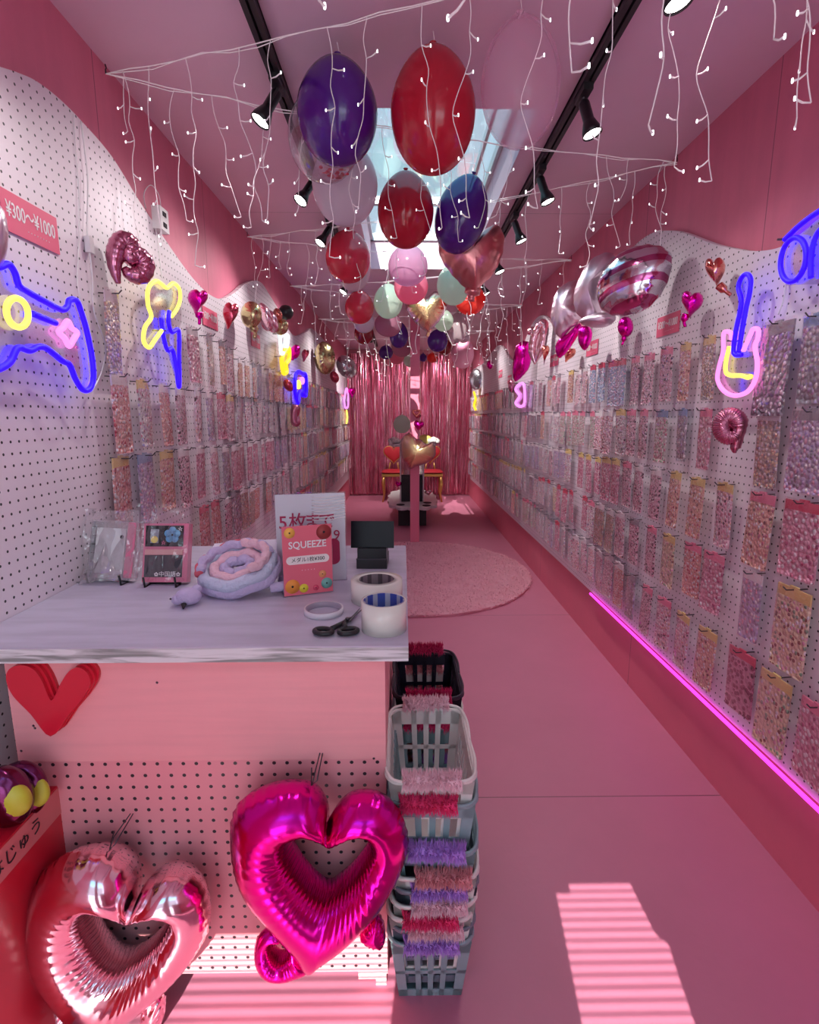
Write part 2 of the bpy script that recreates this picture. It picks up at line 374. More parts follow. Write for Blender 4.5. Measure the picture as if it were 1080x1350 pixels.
# ------------------------------------------------------------ pegboards
def pegboard(name, X, thick, top_px, bottom_z, y_near, label):
    pts = [P(px, py, X=X) for px, py in top_px]
    top = crom([(p.x, p.y, p.z) for p in pts], 6)
    top = [p for i, p in enumerate(top) if i == 0 or abs(p.y-top[i-1].y) > 1e-5]
    poly = [Vector((X, top[0].y, bottom_z))]+top+[Vector((X, top[-1].y, bottom_z))]
    mb = MB(); n = len(top)
    for i in range(n-1):
        a, b = top[i], top[i+1]
        mb.prism([(X, a.y, bottom_z), (X, b.y, bottom_z), b, a], (thick, 0, 0))
    return mb.build(name, M['pegwhite'], label=label, cat='pegboard')
yl = P(441, 465, X=LB)
left_top = [(-700, -60), (-300, -5), (0, 88), (24, 96), (48, 107), (78, 130), (107, 159), (148, 207), (185, 267), (222, 322), (243, 352), (259, 372), (276, 388), (292, 394), (309, 386),
            (322, 375), (336, 370), (346, 374), (355, 388), (365, 404), (374, 420), (382, 437), (391, 443), (403, 438), (409, 433), (414, 435), (422, 443), (430, 452), (437, 470), (441, 476), (446, 474), (452, 481), (457, 490)]
right_top = [(1900, 150), (1400, 180), (1150, 250), (1085, 285), (1060, 305), (1028, 326), (995, 331), (969, 328), (939, 321), (902, 307), (884, 304), (865, 305.5), (850, 313), (835, 326), (815, 352),
             (795, 385), (780, 410), (768, 432), (755, 445), (745, 445), (735, 437), (727, 426), (717, 416), (708, 419), (699, 432), (690, 455), (682, 471), (676, 475), (670, 470), (664, 458), (658, 455), (651, 461), (643, 472), (636, 480), (629, 484), (623, 488)]
pegL = pegboard('pegboard', LB, -.022, left_top, .33, 0, 'white pegboard with a wavy top edge covering the left wall')
pegR = pegboard('pegboard', RB, .022, right_top, .325, 0, 'white pegboard with a wavy top edge covering the right wall')
# magenta LED strip along the foot of the right board
M['led'] = emis('magenta_led', (1, .04, .85), 2.2)
MB().tube([(RB-.012, y, .318) for y in [.2+.1*k for k in range(30)]], .0065, 8).build('led_strip', M['led'], label='magenta LED strip glowing along the bottom edge of the right pegboard', cat='LED strip')

# ------------------------------------------------------------ writing
def text_mesh(s, size, m, ext=.0004, bold=0):
    cu = bpy.data.curves.new('writing', 'FONT'); cu.body = s; cu.size = size; cu.align_x = 'CENTER'; cu.align_y = 'CENTER'; cu.extrude = ext; cu.offset = bold*size
    cu.resolution_u = 3
    o = bpy.data.objects.new('writing', cu); COL.objects.link(o); bpy.context.view_layer.update()
    me = bpy.data.meshes.new_from_object(o.evaluated_get(bpy.context.evaluated_depsgraph_get()))
    bpy.data.objects.remove(o); me.materials.clear(); me.materials.append(m); me.name = 'writing'
    return me
FACE_CAM = Matrix(((1, 0, 0), (0, 0, -1), (0, 1, 0)))      # text that faces the entrance
FACE_R = Matrix(((0, 0, 1), (1, 0, 0), (0, 1, 0)))         # on the left wall, facing right
FACE_L = Matrix(((0, 0, -1), (-1, 0, 0), (0, 1, 0)))       # on the right wall, facing left
def put_text(s, size, m, loc, R, parent, sx=1, bold=0):
    me = text_mesh(s, size, m, .0004, bold)
    o = inst('lettering', me, parent)
    o.matrix_local = Matrix.Translation(loc) @ R.to_4x4() @ Matrix.Diagonal((sx, 1, 1, 1))
    return o

# ------------------------------------------------------------ price signs
def price_sign(px, side, w, h, tilt, label, txt='¥300〜¥1000'):
    X = LB+.003 if side < 0 else RB-.003
    p = P(px[0], px[1], X=X)
    t = thing('price_sign', label, 'price sign', p)
    t.rotation_euler = (0, 0, PI/2 if side < 0 else -PI/2)
    MB().box((-w/2, -.002, -h/2), (w/2, .0, h/2)).build('card', M['signpink'], t)
    me = text_mesh(txt, h*.52, M['signtext'], bold=.008)
    o = inst('lettering', me, t, (0, -.003, h*.04)); o.rotation_euler = (PI/2, 0, 0); o.scale = (w*.86/(max(v.co.x for v in me.vertices)*2), 1, 1)
    me2 = text_mesh('・・・・・・・・', h*.12, M['signtext']); o2 = inst('lettering', me2, t, (w*.1, -.003, -h*.30)); o2.rotation_euler = (PI/2, 0, 0)
    return t
price_sign((41, 294), -1, .205, .092, 0, 'large pink price sign reading ¥300〜¥1000 at the upper left')
price_sign((277, 420), -1, .2, .085, 0, 'small pink price sign beside the magenta heart foil balloon')
price_sign((337, 449), -1, .2, .085, 0, 'small pink price sign below the gold oval foil balloon')
price_sign((881, 428), 1, .2, .085, 0, 'pink price sign below the small magenta heart on the right board')
price_sign((781, 459), 1, .2, .085, 0, 'pink price sign partly behind the magenta foil bow')
price_sign((731, 475), 1, .22, .085, 0, 'pink price sign left of the magenta foil bow')
price_sign((660, 493), 1, .22, .085, 0, 'far pink price sign right of the small magenta balloon')
price_sign((672, 500), 1, .2, .085, 0, 'far pink price sign next to the tall magenta heart balloon')

# ------------------------------------------------------------ sticker packets
WHT = srgb(250, 240, 244); PK = srgb(244, 182, 202); RS = srgb(220, 132, 156); DK = srgb(70, 40, 52); PCH = srgb(246, 194, 178)
LIL = srgb(196, 176, 222); BLU = srgb(150, 178, 216); GRN = srgb(150, 182, 150); CRM = srgb(244, 218, 180); RED = srgb(205, 70, 90); GRY = srgb(170, 165, 175); BRN = srgb(150, 96, 84); MGD = srgb(192, 92, 134)
ST = {
 'pink and white': sticker_mat('pink_sticker_sheet', srgb(244, 208, 220), [PK, WHT, RS, PK, WHT, PCH, DK]),
 'rose': sticker_mat('rose_sticker_sheet', srgb(226, 160, 178), [RS, PK, WHT, MGD, PK, WHT], 55),
 'dark and pink': sticker_mat('dark_pink_sticker_sheet', srgb(240, 196, 210), [DK, PK, WHT, DK, PK], 75, .5),
 'peach': sticker_mat('peach_sticker_sheet', srgb(238, 184, 168), [PCH, CRM, RS, WHT, PCH, WHT, BRN], 62),
 'salmon red': sticker_mat('salmon_sticker_sheet', srgb(240, 172, 166), [PCH, RED, WHT, PCH, WHT], 66),
 'cream': sticker_mat('cream_sticker_sheet', srgb(240, 216, 186), [CRM, BRN, PK, CRM, GRN, WHT], 58),
 'lilac': sticker_mat('lilac_sticker_sheet', srgb(206, 188, 216), [LIL, PK, WHT, GRY, LIL], 60),
 'pale blue': sticker_mat('blue_sticker_sheet', srgb(178, 192, 214), [BLU, WHT, LIL, BLU, PK], 60),
 'silver grey': sticker_mat('silver_sticker_sheet', srgb(176, 172, 182), [GRY, WHT, LIL, GRY], 48, .45, .15, metal=.3),
 'champagne glitter': sticker_mat('champagne_bead_sheet', srgb(200, 184, 172), [CRM, WHT, PCH, GRY], 70, .5, .15, metal=.25),
 'dark rose pebble': sticker_mat('dark_rose_pebble_sheet', srgb(214, 150, 170), [srgb(150, 80, 104), srgb(168, 96, 118), srgb(140, 76, 96)], 42, .46),
 'grey bead': sticker_mat('grey_bead_sheet', srgb(140, 128, 140), [GRY, srgb(120, 108, 122), WHT, srgb(150, 138, 152)], 45, .42, .15, metal=.2),
 'white and pink': sticker_mat('white_sticker_sheet', srgb(234, 222, 226), [PK, WHT, RS, LIL, WHT, DK], 64),
 'green and pink': sticker_mat('green_pink_sticker_sheet', srgb(214, 204, 196), [GRN, PK, WHT, RS], 60),
}
HDR = {'y': mat('yellow_header_card', srgb(226, 196, 130), .5), 'p': mat('pink_header_card', srgb(232, 130, 158), .5), 'b': mat('blue_header_card', srgb(130, 152, 190), .5),
       'w': mat('white_header_card', srgb(232, 220, 224), .5), 'r': mat('red_header_card', srgb(214, 84, 110), .5), 'g': mat('grey_header_card', srgb(150, 142, 152), .5)}
def card_mb(w, h, hh):
    """puffy sheet: slightly bowed front, rounded corners"""
    mb = MB(); r = .006; n = 3
    zb, zt_ = -h, -hh
    pts = []
    for cx, cz, a0 in ((w/2-r, zb+r, -PI/2), (w/2-r, zt_-r, 0), (-w/2+r, zt_-r, PI/2), (-w/2+r, zb+r, PI)):
        for k in range(n+1):
            a = a0+PI/2*k/n; pts.append((cx+r*math.cos(a), 0, cz+r*math.sin(a)))
    mb.prism([(x, -.004, z) for x, y, z in pts], (0, .007, 0)); return mb
def header_mb(w, hh):
    mb = MB(); mb.box((-w/2, -.003, -hh-.004), (w/2, .002, -.002))
    mb.box((-w*.12, -.0035, -.012), (w*.12, .0025, .004)); return mb
def sleeve_mb(w, h):
    mb = MB(); e = .006
    vs = []; n = 6
    for j in range(9):
        for i in range(n+1):
            u = i/n; v = j/8
            bul = .011*math.sin(PI*u)**.5*min(1, 3*(1-v))+.001
            vs.append(((u-.5)*(w+2*e), -bul-.0015*random.random(), e-(h+2*e)*v))
    k = len(vs)
    fs = [(j*(n+1)+i, j*(n+1)+i+1, (j+1)*(n+1)+i+1, (j+1)*(n+1)+i) for j in range(8) for i in range(n)]
    mb.add(vs, fs, 0, True); return mb
PROTO = {}
def packet_meshes(st, hd, w, h):
    k = (st, hd, round(w, 3), round(h, 3))
    if k not in PROTO:
        hh = h*.13
        PROTO[k] = (card_mb(w, h, hh).mesh('sheet', ST[st]), header_mb(w, hh).mesh('header', HDR[hd]), sleeve_mb(w, h).mesh('clear_sleeve', M['sleeve']))
    return PROTO[k]
LOW = {}
def packet_low(st, hd):
    k = (st, hd)
    if k not in LOW:
        mb = card_mb(.105, .235, .03); h2 = header_mb(.105, .03)
        mb.add(h2.v, h2.f, 1); LOW[k] = mb.mesh('sticker_packet', [ST[st], HDR[hd]])
    return LOW[k]
_o = ['first', 'second', 'third', 'fourth', 'fifth', 'sixth', 'seventh', 'eighth', 'ninth', 'tenth', 'eleventh', 'twelfth', 'thirteenth', 'fourteenth', 'fifteenth', 'sixteenth', 'seventeenth', 'eighteenth', 'nineteenth']
ORD = _o+['twentieth']+['twenty-'+w for w in _o[:9]]+['thirtieth']+['thirty-'+w for w in _o[:9]]+['fortieth']+['forty-'+w for w in _o[:9]]
ROWN = ['top', 'second', 'third', 'fourth', 'bottom']
slots = []     # side, row, Y, Z, style, header, w, h
RP, LP_ = RB-.038, LB+.038
def near(side, row, lst):
    for px, py, st, hd, w, h in lst:
        p = P(px, py, X=RP if side > 0 else LP_); slots.append([side, row, p.y, p.z, st, hd, w*.86, h*.95])
near(1, 0, [(1078, 414, 'silver grey', 'b', .12, .25), (1029, 424, 'grey bead', 'g', .15, .29), (938, 443, 'champagne glitter', 'y', .10, .24), (907, 452, 'peach', 'y', .075, .235), (881, 458, 'dark and pink', 'p', .11, .235), (856, 466, 'dark and pink', 'p', .105, .235), (838, 470, 'dark and pink', 'p', .10, .235)])
near(1, 1, [(1075, 540, 'lilac', 'g', .17, .24), (1014, 541, 'champagne glitter', 'w', .105, .25), (930, 539, 'rose', 'p', .105, .235), (899, 539, 'silver grey', 'b', .085, .22), (873, 541, 'green and pink', 'b', .115, .235), (849, 540, 'dark and pink', 'p', .10, .235), (833, 540, 'dark and pink', 'p', .095, .235)])
near(1, 2, [(1062, 661, 'rose', 'r', .15, .235), (1006, 650, 'peach', 'p', .14, .25), (955, 637, 'pink and white', 'y', .11, .24), (921, 630, 'peach', 'y', .11, .24), (892, 622, 'peach', 'y', .10, .24), (866, 618, 'dark and pink', 'w', .11, .235), (845, 613, 'dark and pink', 'w', .10, .235), (828, 609, 'dark and pink', 'p', .10, .235)])
near(1, 3, [(1048, 775, 'cream', 'y', .15, .27), (994, 754, 'lilac', 'w', .10, .24), (944, 729, 'rose', 'p', .125, .23), (914, 717, 'salmon red', 'p', .115, .22), (884, 705, 'cream', 'y', .125, .235), (861, 694, 'dark and pink', 'p', .10, .235), (836, 684, 'dark and pink', 'g', .10, .235)])
near(1, 4, [(1080, 930, 'rose', 'p', .14, .24), (1027, 891, 'cream', 'y', .145, .25), (980, 858, 'dark rose pebble', 'r', .135, .23), (933, 830, 'peach', 'y', .12, .235), (903, 809, 'pink and white', 'y', .11, .235), (876, 789, 'pink and white', 'p', .11, .235), (855, 773, 'dark and pink', 'p', .11, .235), (832, 757, 'silver grey', 'g', .10, .235)])
near(-1, 0, [(146, 384, 'champagne glitter', 'w', .08, .26), (254, 433, 'rose', 'w', .11, .235), (274, 441, 'champagne glitter', 'g', .075, .235), (290, 449, 'peach', 'g', .07, .22), (304, 459, 'pink and white', 'g', .09, .235)])
near(-1, 1, [(154, 494, 'salmon red', 'w', .105, .255), (186, 501, 'white and pink', 'y', .11, .235), (214, 507, 'salmon red', 'w', .095, .235), (237, 511, 'dark and pink', 'w', .115, .235), (258, 513, 'pink and white', 'w', .06, .235), (276, 516, 'lilac', 'w', .09, .235), (291, 518, 'rose', 'r', .11, .235)])
near(-1, 2, [(161, 602, 'salmon red', 'y', .125, .25), (192, 598, 'lilac', 'b', .12, .25), (219, 594, 'peach', 'y', .115, .235), (242, 591, 'dark and pink', 'w', .105, .25), (263, 589, 'rose', 'w', .09, .235), (280, 588, 'pink and white', 'w', .09, .235), (297, 588, 'silver grey', 'w', .08, .235)])
near(-1, 3, [(267, 667, 'salmon red', 'r', .11, .22), (284, 660, 'salmon red', 'r', .11, .22), (300, 656, 'dark and pink', 'w', .10, .22)])
ROWZ_R = [1.68, 1.418, 1.16, .90, .64]; ROWZ_L = [1.70, 1.49, 1.245, .99, .74]
pal = ['pink and white']*5+['rose']*2+['white and pink']*6+['dark and pink']*3+['peach']*2+['lilac']*3+['silver grey']*5+['champagne glitter']*2+['pale blue', 'cream', 'green and pink', 'salmon red', 'rose']
hdrs = ['p', 'w', 'w', 'w', 'g', 'g', 'y', 'r']
for side, rows in ((1, ROWZ_R), (-1, ROWZ_L)):
    for r, zz in enumerate(rows):
        mine = [s for s in slots if s[0] == side and s[1] == r]
        y = (max(s[2] for s in mine) if mine else 3.9)+.145
        run = None
        while y < 9.05:
            if run is None or random.random() < .45: run = (random.choice(pal), random.choice(hdrs))
            if random.random() > .04:
                slots.append([side, r, y+random.uniform(-.01, .01), zz+random.uniform(-.008, .008), run[0], run[1], .105, .235])
            y += .138+random.uniform(-.006, .008)
slots.sort(key=lambda s: s[2])
cnt = {}; nproto = 0
hk_l = []; hk_r = []; rest = []
import collections
for i, (side, row, y, z, st, hd, w, h) in enumerate(slots):
    cnt[(side, row)] = cnt.get((side, row), 0)+1; k = cnt[(side, row)]
    X = (RP if side > 0 else LP_)+random.uniform(-.006, .006)
    rz = (-PI/2 if side > 0 else PI/2)+random.uniform(-.10, .10); rx = random.uniform(-.03, .05)
    sd = 'right' if side > 0 else 'left'
    (hk_r if side > 0 else hk_l).append((y, z, side))
    if i >= 298:
        rest.append((X, y, z, rz, rx, st, hd)); continue
    label = '%s sticker packet, %s from the entrance in %s row, %s pegboard' % (st, ORD[k-1], ROWN[row], sd); grp = 'sticker packets on the %s pegboard' % sd
    if y < 3.0:
        t = thing('sticker_packet', label, 'sticker packet', (X, y, z), rz, grp); t.rotation_euler.x = rx
        a, b, c = packet_meshes(st, hd, w, h)
        inst('sticker_sheet', a, t); inst('header_card', b, t); inst('clear_sleeve', c, t)
    else:
        o = inst('sticker_packet', packet_low(st, hd), None, (X, y, z), (rx, 0, rz), (random.uniform(.66, .95), 1, random.uniform(.86, .98)))
        tag(o, label, 'sticker packet', grp)
# the farthest packets, one object
mbx = MB(); stl = list(ST); hdl = list(HDR)
for X, y, z, rz, rx, st, hd in rest:
    Mx = Matrix.Translation((X, y, z)) @ Matrix.Rotation(rz, 4, 'Z') @ Matrix.Rotation(rx, 4, 'X')
    s_ = random.uniform(.66, .95)
    c = card_mb(.105*s_, .22, .03); mbx.add(c.v, c.f, stl.index(st), False, Mx)
    c = header_mb(.105*s_, .03); mbx.add(c.v, c.f, len(stl)+hdl.index(hd), False, Mx)
mbx.build('sticker_packet', [ST[s] for s in stl]+[HDR[s] for s in hdl], label='rows of far sticker packets near the tinsel curtain on both pegboards', cat='sticker packets', group='far sticker packets', kind='stuff')
# wire hooks, parts of the boards
def hook_mb(y, z, side):
    Xb = RB if side > 0 else LB; s = -side
    return MB().tube([(Xb, y, z-.004), (Xb+s*.03, y, z-.006), (Xb+s*.062, y, z-.006), (Xb+s*.072, y, z+.004)], .0021, 6)
for lst, board in ((hk_l, pegL), (hk_r, pegR)):
    far = MB()
    for k, (y, z, side) in enumerate(lst):
        hm = hook_mb(y, z, side)
        if k < 95: hm.build('peg_hook', M['steel'], board, loc=(RB if side > 0 else LB, y, z))
        else: far.add(hm.v, hm.f, 0, True)
    far.build('peg_hook', M['steel'], board, kind='stuff')

# ------------------------------------------------------------ foil balloons
def foil_mat(name, col, rough=.16, bump=.25, bscale=9, var=0):
    m = mat(name, col, rough, metal=1.0, bump=bump, bscale=bscale, var=var, vscale=7); return m
FM = {
 'magenta': foil_mat('magenta_foil', (.80, .008, .38), .2, .12),
 'pink': foil_mat('pale_pink_foil', (.93, .60, .68), .13, .15),
 'rose': foil_mat('rose_gold_foil', (.70, .27, .27), .28, .3, 14),
 'copper': foil_mat('copper_foil', (.78, .26, .20), .14, .2),
 'gold': foil_mat('gold_foil', (.60, .50, .26), .2, .2),
 'silver': foil_mat('silver_foil', (.62, .66, .70), .18, .25),
 'lilac': foil_mat('lilac_silver_foil', (.80, .66, .76), .36, .35, 12),
 'mauve': foil_mat('mauve_foil', (.55, .20, .30), .2, .2),
 'red': foil_mat('red_foil', (.62, .10, .16), .2, .2),
 'purple': foil_mat('purple_foil', (.30, .04, .26), .25, .3),
}
# holographic gold-pink
def holo_mat():
    m, t, b, out = new_mat('holographic_foil'); b.inputs['Metallic'].default_value = 1; b.inputs['Roughness'].default_value = .22
    lw = node(t, 'ShaderNodeLayerWeight'); lw.inputs[0].default_value = .5; r = node(t, 'ShaderNodeValToRGB')
    el = r.color_ramp.elements; el[0].color = (.85, .62, .30, 1); el[1].color = (.55, .22, .20, 1); e = el.new(.35); e.color = (.86, .48, .38, 1); e = el.new(.6); e.color = (.75, .60, .62, 1)
    t.links.new(lw.outputs['Facing'], r.inputs[0]); t.links.new(r.outputs[0], b.inputs['Base Color'])
    tcn = node(t, 'ShaderNodeTexCoord'); vo = node(t, 'ShaderNodeTexVoronoi'); vo.inputs['Scale'].default_value = 120; bn = node(t, 'ShaderNodeBump'); bn.inputs['Strength'].default_value = .25; bn.inputs['Distance'].default_value = .005
    t.links.new(tcn.outputs['Object'], vo.inputs['Vector']); t.links.new(vo.outputs['Distance'], bn.inputs['Height']); t.links.new(bn.outputs[0], b.inputs['Normal'])
    return m
FM['holo'] = holo_mat()
def stripe_mat():
    m, t, b, out = new_mat('striped_foil'); b.inputs['Metallic'].default_value = 1; b.inputs['Roughness'].default_value = .15
    tcn = node(t, 'ShaderNodeTexCoord'); sp = node(t, 'ShaderNodeSeparateXYZ'); t.links.new(tcn.outputs['Object'], sp.inputs[0])
    a = node(t, 'ShaderNodeMath', operation='MULTIPLY'); a.inputs[1].default_value = .42; t.links.new(sp.outputs['Y'], a.inputs[0])
    ad = node(t, 'ShaderNodeMath', operation='ADD'); t.links.new(a.outputs[0], ad.inputs[0]); t.links.new(sp.outputs['Z'], ad.inputs[1])
    mu = node(t, 'ShaderNodeMath', operation='MULTIPLY'); mu.inputs[1].default_value = 88; t.links.new(ad.outputs[0], mu.inputs[0])
    sn = node(t, 'ShaderNodeMath', operation='SINE'); t.links.new(mu.outputs[0], sn.inputs[0]); gt = node(t, 'ShaderNodeMath', operation='GREATER_THAN'); gt.inputs[1].default_value = .35
    t.links.new(sn.outputs[0], gt.inputs[0]); mx = node(t, 'ShaderNodeMix', data_type='RGBA'); t.links.new(gt.outputs[0], mx.inputs['Factor'])
    mx.inputs['A'].default_value = (.76, .74, .80, 1); mx.inputs['B'].default_value = (.52, .12, .28, 1); t.links.new(mx.outputs['Result'], b.inputs['Base Color'])
    nz = node(t, 'ShaderNodeTexNoise'); nz.inputs['Scale'].default_value = 14; bn = node(t, 'ShaderNodeBump'); bn.inputs['Strength'].default_value = .3; bn.inputs['Distance'].default_value = .01
    t.links.new(tcn.outputs['Object'], nz.inputs['Vector']); t.links.new(nz.outputs['Fac'], bn.inputs['Height']); t.links.new(bn.outputs[0], b.inputs['Normal'])
    return m
FM['stripe'] = stripe_mat()
def pillow_mb(outline, axis, T, center=None, wr=.07, wk=28, N=120, mi=0):
    """inflated foil shape: closed outline in a plane, both faces bulged, puckered towards the seam"""
    o = resample(crom(outline, 6, True), N); n = Vector(axis)
    c = center or sum(o, Vector())/len(o)
    ss = [.12, .25, .4, .52, .64, .74, .83, .9, .95, .985, 1.0]
    vs = []; fs = []; ph = random.random()*6
    size = max((p-c).length for p in o)
    for side in (1, -1):
        base = len(vs); vs.append(c+n*T*side)
        for s in ss:
            for i, p in enumerate(o):
                th = 2*PI*i/N
                prof = (1-s**2.4)**.55 if s < 1 else 0
                w = 1+wr*math.sin(wk*th+ph+1.5*math.sin(3*th))*max(0, (s-.55)/.45)*1.6+wr*.5*math.sin(wk*1.7*th)*max(0, (s-.7)/.3)
                q = c+(p-c)*s*(1-(.012*(1+math.sin(wk*th+ph)) if s > .94 else 0))
                vs.append(q+n*T*side*prof*w)
        for i in range(N):
            a = base+1+i; b = base+1+(i+1) % N
            fs.append((base, a, b) if side > 0 else (base, b, a))
        for k in range(len(ss)-1):
            for i in range(N):
                a = base+1+k*N+i; b = base+1+k*N+(i+1) % N
                f = (a, a+N, b+N, b); fs.append(f if side > 0 else f[::-1])
    mb = MB(); mb.add(vs, fs, mi, True); return mb, c
def ring_mb(outer, inner, axis, T, N=220, wr=.05, wk=42):
    O = resample(crom(outer, 6, True), N); I = resample(crom(inner, 6, True), N); n = Vector(axis)
    vs = []; fs = []; K = 14
    for i in range(N):
        th = 2*PI*i/N; wd = (O[i]-I[i]).length
        Tl = min(T, wd*.62)
        for k in range(2*K):
            u = k/K if k <= K else (2*K-k)/K; side = 1 if k <= K else -1
            prof = max(0.0, math.sin(PI*u**.85))**.62
            pin = (1-u)**1.2
            wrk = wr*(math.sin(wk*th+2*math.sin(5*th))+.6*math.sin(wk*2.3*th+1))*(.04+.55*pin**1.6)*(.55+.45*math.sin(3*th+1))
            q = I[i].lerp(O[i], u)
            if u > .9: q = q.lerp(I[i], .012*(1+math.sin(wk*1.4*th)))
            if u < .08: q = q.lerp(O[i], .03*(1+math.sin(wk*1.3*th)))
            vs.append(q+n*side*Tl*prof*(1+wrk))
    for i in range(N):
        j = (i+1) % N
        for k in range(2*K):
            l = (k+1) % (2*K); fs.append((i*2*K+k, j*2*K+k, j*2*K+l, i*2*K+l))
    mb = MB(); mb.add(vs, fs, 0, True); return mb
def on(pts, **pl): return [P(a, b, **pl) for a, b in pts]
def aslant(pts, X):
    """points on an upright plane that is turned half towards the entrance, hung near the board"""
    n_ = len(pts); A = P(sum(p[0] for p in pts)/n_, sum(p[1] for p in pts)/n_, X=X)
    nn = Vector((-.62 if X > 0 else .62, -.78, 0)).normalized(); out = []
    for a, b in pts:
        d = ray(a, b); out.append(Vector((0, 0, CAMZ))+d*((A-Vector((0, 0, CAMZ))).dot(nn)/d.dot(nn)))
    return out, nn
def foil(pts, m, T, label, tail=None, hook=True, wr=.04, **pl):
    if 'X' in pl:
        q0, ax = aslant(pts, pl['X'])
        if tail: tail3, _ = aslant(list(pts)+list(tail), pl['X']); tail3 = tail3[len(pts):]
        T = T*.72
    else:
        q0, ax = on(pts, **pl), (0, 1, 0)
        if tail: tail3 = on(tail, **pl)
    mb, c = pillow_mb(q0, ax, T, wr=wr, wk=17)
    if tail:
        q = tail3; w_ = [T*.40, T*.18, T*.12, T*.2][:len(q)]
        mb.tube(crom(q, 4), [w_[min(3, int(i/4))]*.8 for i in range(len(crom(q, 4)))], 8, M=None)
    return mb.build('foil_balloon', FM[m], loc=c, label=label, cat='foil balloon')

XB = LB+.075; XR = RB-.075
# --- left wall
def stroke(paths, m, r, label, taper=False, **pl):
    mb = MB(); c = None
    for pts in paths:
        q = crom(aslant(pts, pl['X'])[0] if 'X' in pl else on(pts, **pl), 8); c = c or q[0].copy(); n = len(q)
        rs = [r*(min(1, .25+5*min(i, n-1-i)/n))*(1+.05*math.sin(i*1.9)) for i in range(n)]
        mb.tube(q, rs, 14)
    return mb.build('foil_balloon', FM[m], loc=c, label=label, cat='foil balloon')
stroke([[(156, 374), (151, 350), (155, 326), (163, 317), (173, 324), (171, 338), (181, 336), (192, 348), (186, 362), (170, 360), (164, 352)]], 'mauve', .028, 'mauve letter-shaped foil balloon above the yellow and blue neon sign', X=XB)
foil([(-12, 270), (4, 276), (11, 305), (9, 335), (0, 352), (-14, 345)], 'lilac', .06, 'pale pink foil balloon cut off by the left edge of the photo', X=XB)
foil(heartpx(260, 398, 25, 32, .1), 'magenta', .07, 'shiny magenta heart foil balloon right of the yellow neon sign', tail=[(262, 412), (263, 420), (263, 428)], X=XB)
foil(heartpx(303, 417, 19, 36, .15), 'red', .06, 'dark red heart foil balloon left of the gold oval balloon', X=XB)
foil(ellipse(331, 415, 12, 18, 20, -.15), 'gold', .10, 'large gold oval foil balloon on the left board', tail=[(333, 430), (337, 438), (335, 446)], X=XB+.03)
foil(ellipse(349, 418, 7, 20, 20, -.35), 'pink', .08, 'long pink foil balloon right of the gold oval balloon', X=XB+.03)
foil(ellipse(358, 424, 6, 16, 20, -.3), 'pink', .08, 'pink foil balloon squeezed beside the white neon tube sign', X=XB+.05)
foil(ellipse(366, 415, 5, 9, 20, -.3), 'copper', .05, 'orange foil balloon above the green and gold one', X=XB+.06)
foil(ellipse(371, 431, 8, 11, 20, 0), 'gold', .07, 'green-gold foil balloon above the white neon tube', X=XB+.07)
MB().lathe([(0, -.05), (.03, -.042), (.048, -.02), (.052, 0), (.048, .02), (.03, .042), (0, .05)], 20, M=Matrix.Translation(P(377, 412, X=XB+.05))).build('toy_ball', M['black'], label='shiny black ball balloon at the top of the left board', cat='balloon')
foil(ellipse(389, 464, 6, 10, 20, .2), 'magenta', .06, 'magenta foil balloon beside the yellow neon sign on the left', tail=[(387, 470), (385, 475)], X=XB)
foil(heartpx(402, 469, 8, 17, .2), 'red', .05, 'small red heart foil balloon, left of the round gold balloon', X=XB)
foil(ellipse(428, 472, 13, 22, 24, -.1), 'gold', .11, 'round gold foil balloon on the second wave of the left board', X=XB+.05)
foil(ellipse(457, 484, 11, 17, 24, -.5), 'silver', .14, 'silver iridescent foil balloon beside the tinsel curtain', X=XB+.10)
foil(ellipse(380, 508, 5, 9, 20, -.5), 'red', .05, 'dark red foil balloon left of the small blue neon sign', X=XB)
foil(ellipse(441, 497, 5, 8, 20, -.4), 'red', .06, 'red foil balloon under the round gold balloon', X=XB)
foil(heartpx(464, 518, 9, 14), 'magenta', .07, 'magenta heart foil balloon by the left end of the tinsel', X=XB+.08)
stroke([ellipse(390, 548, 3, 10, 12)+[(393, 548)]], 'mauve', .03, 'small mauve ring foil balloon hanging in the left packets', X=XB)
# --- right wall
foil(heartpx(944, 360, 27, 40, -.1), 'copper', .06, 'copper heart foil balloon left of the blue guitar neon', tail=[(948, 376), (957, 384), (964, 389)], X=XR)
foil(heartpx(912, 402, 29, 36, .15), 'magenta', .06, 'magenta heart foil balloon right of the pink price sign', tail=[(905, 414), (902, 424), (904, 431)], X=XR)
foil(ellipse(825, 431, 10, 14, 20, .1), 'magenta', .055, 'small round magenta foil balloon under the striped balloon', tail=[(823, 443), (822, 450), (820, 455)], X=XR)
foil([(789, 400), (788, 378), (800, 352), (825, 330), (856, 322), (880, 328), (887, 343), (881, 370), (868, 393), (846, 411), (815, 417), (797, 412)], 'stripe', .13, 'big silver and purple striped egg-shaped foil balloon', wr=.03, X=XR-.10)
foil([(805, 332), (811, 340), (806, 352), (792, 370), (788, 400), (790, 420), (772, 423), (760, 412), (758, 390), (768, 362), (784, 340)], 'lilac', .12, 'tall lilac foil lobe just left of the striped balloon', X=XR-.08)
foil([(752, 371), (763, 372), (760, 400), (768, 418), (750, 436), (738, 446), (730, 432), (728, 415), (735, 385)], 'lilac', .12, 'puffy lilac foil lobe at the left end of the silver cluster', X=XR-.08)
foil([(764, 425), (780, 415), (803, 412), (812, 420), (800, 430), (782, 432)], 'lilac', .09, 'wide lilac foil lobe beneath the tall one', X=XR-.08)
foil([(764, 426), (766, 434), (756, 452), (744, 468), (736, 472), (732, 460), (736, 449), (752, 437)], 'magenta', .05, 'dark magenta foil bow tail slanting down left of the pink price sign', X=XR-.06)
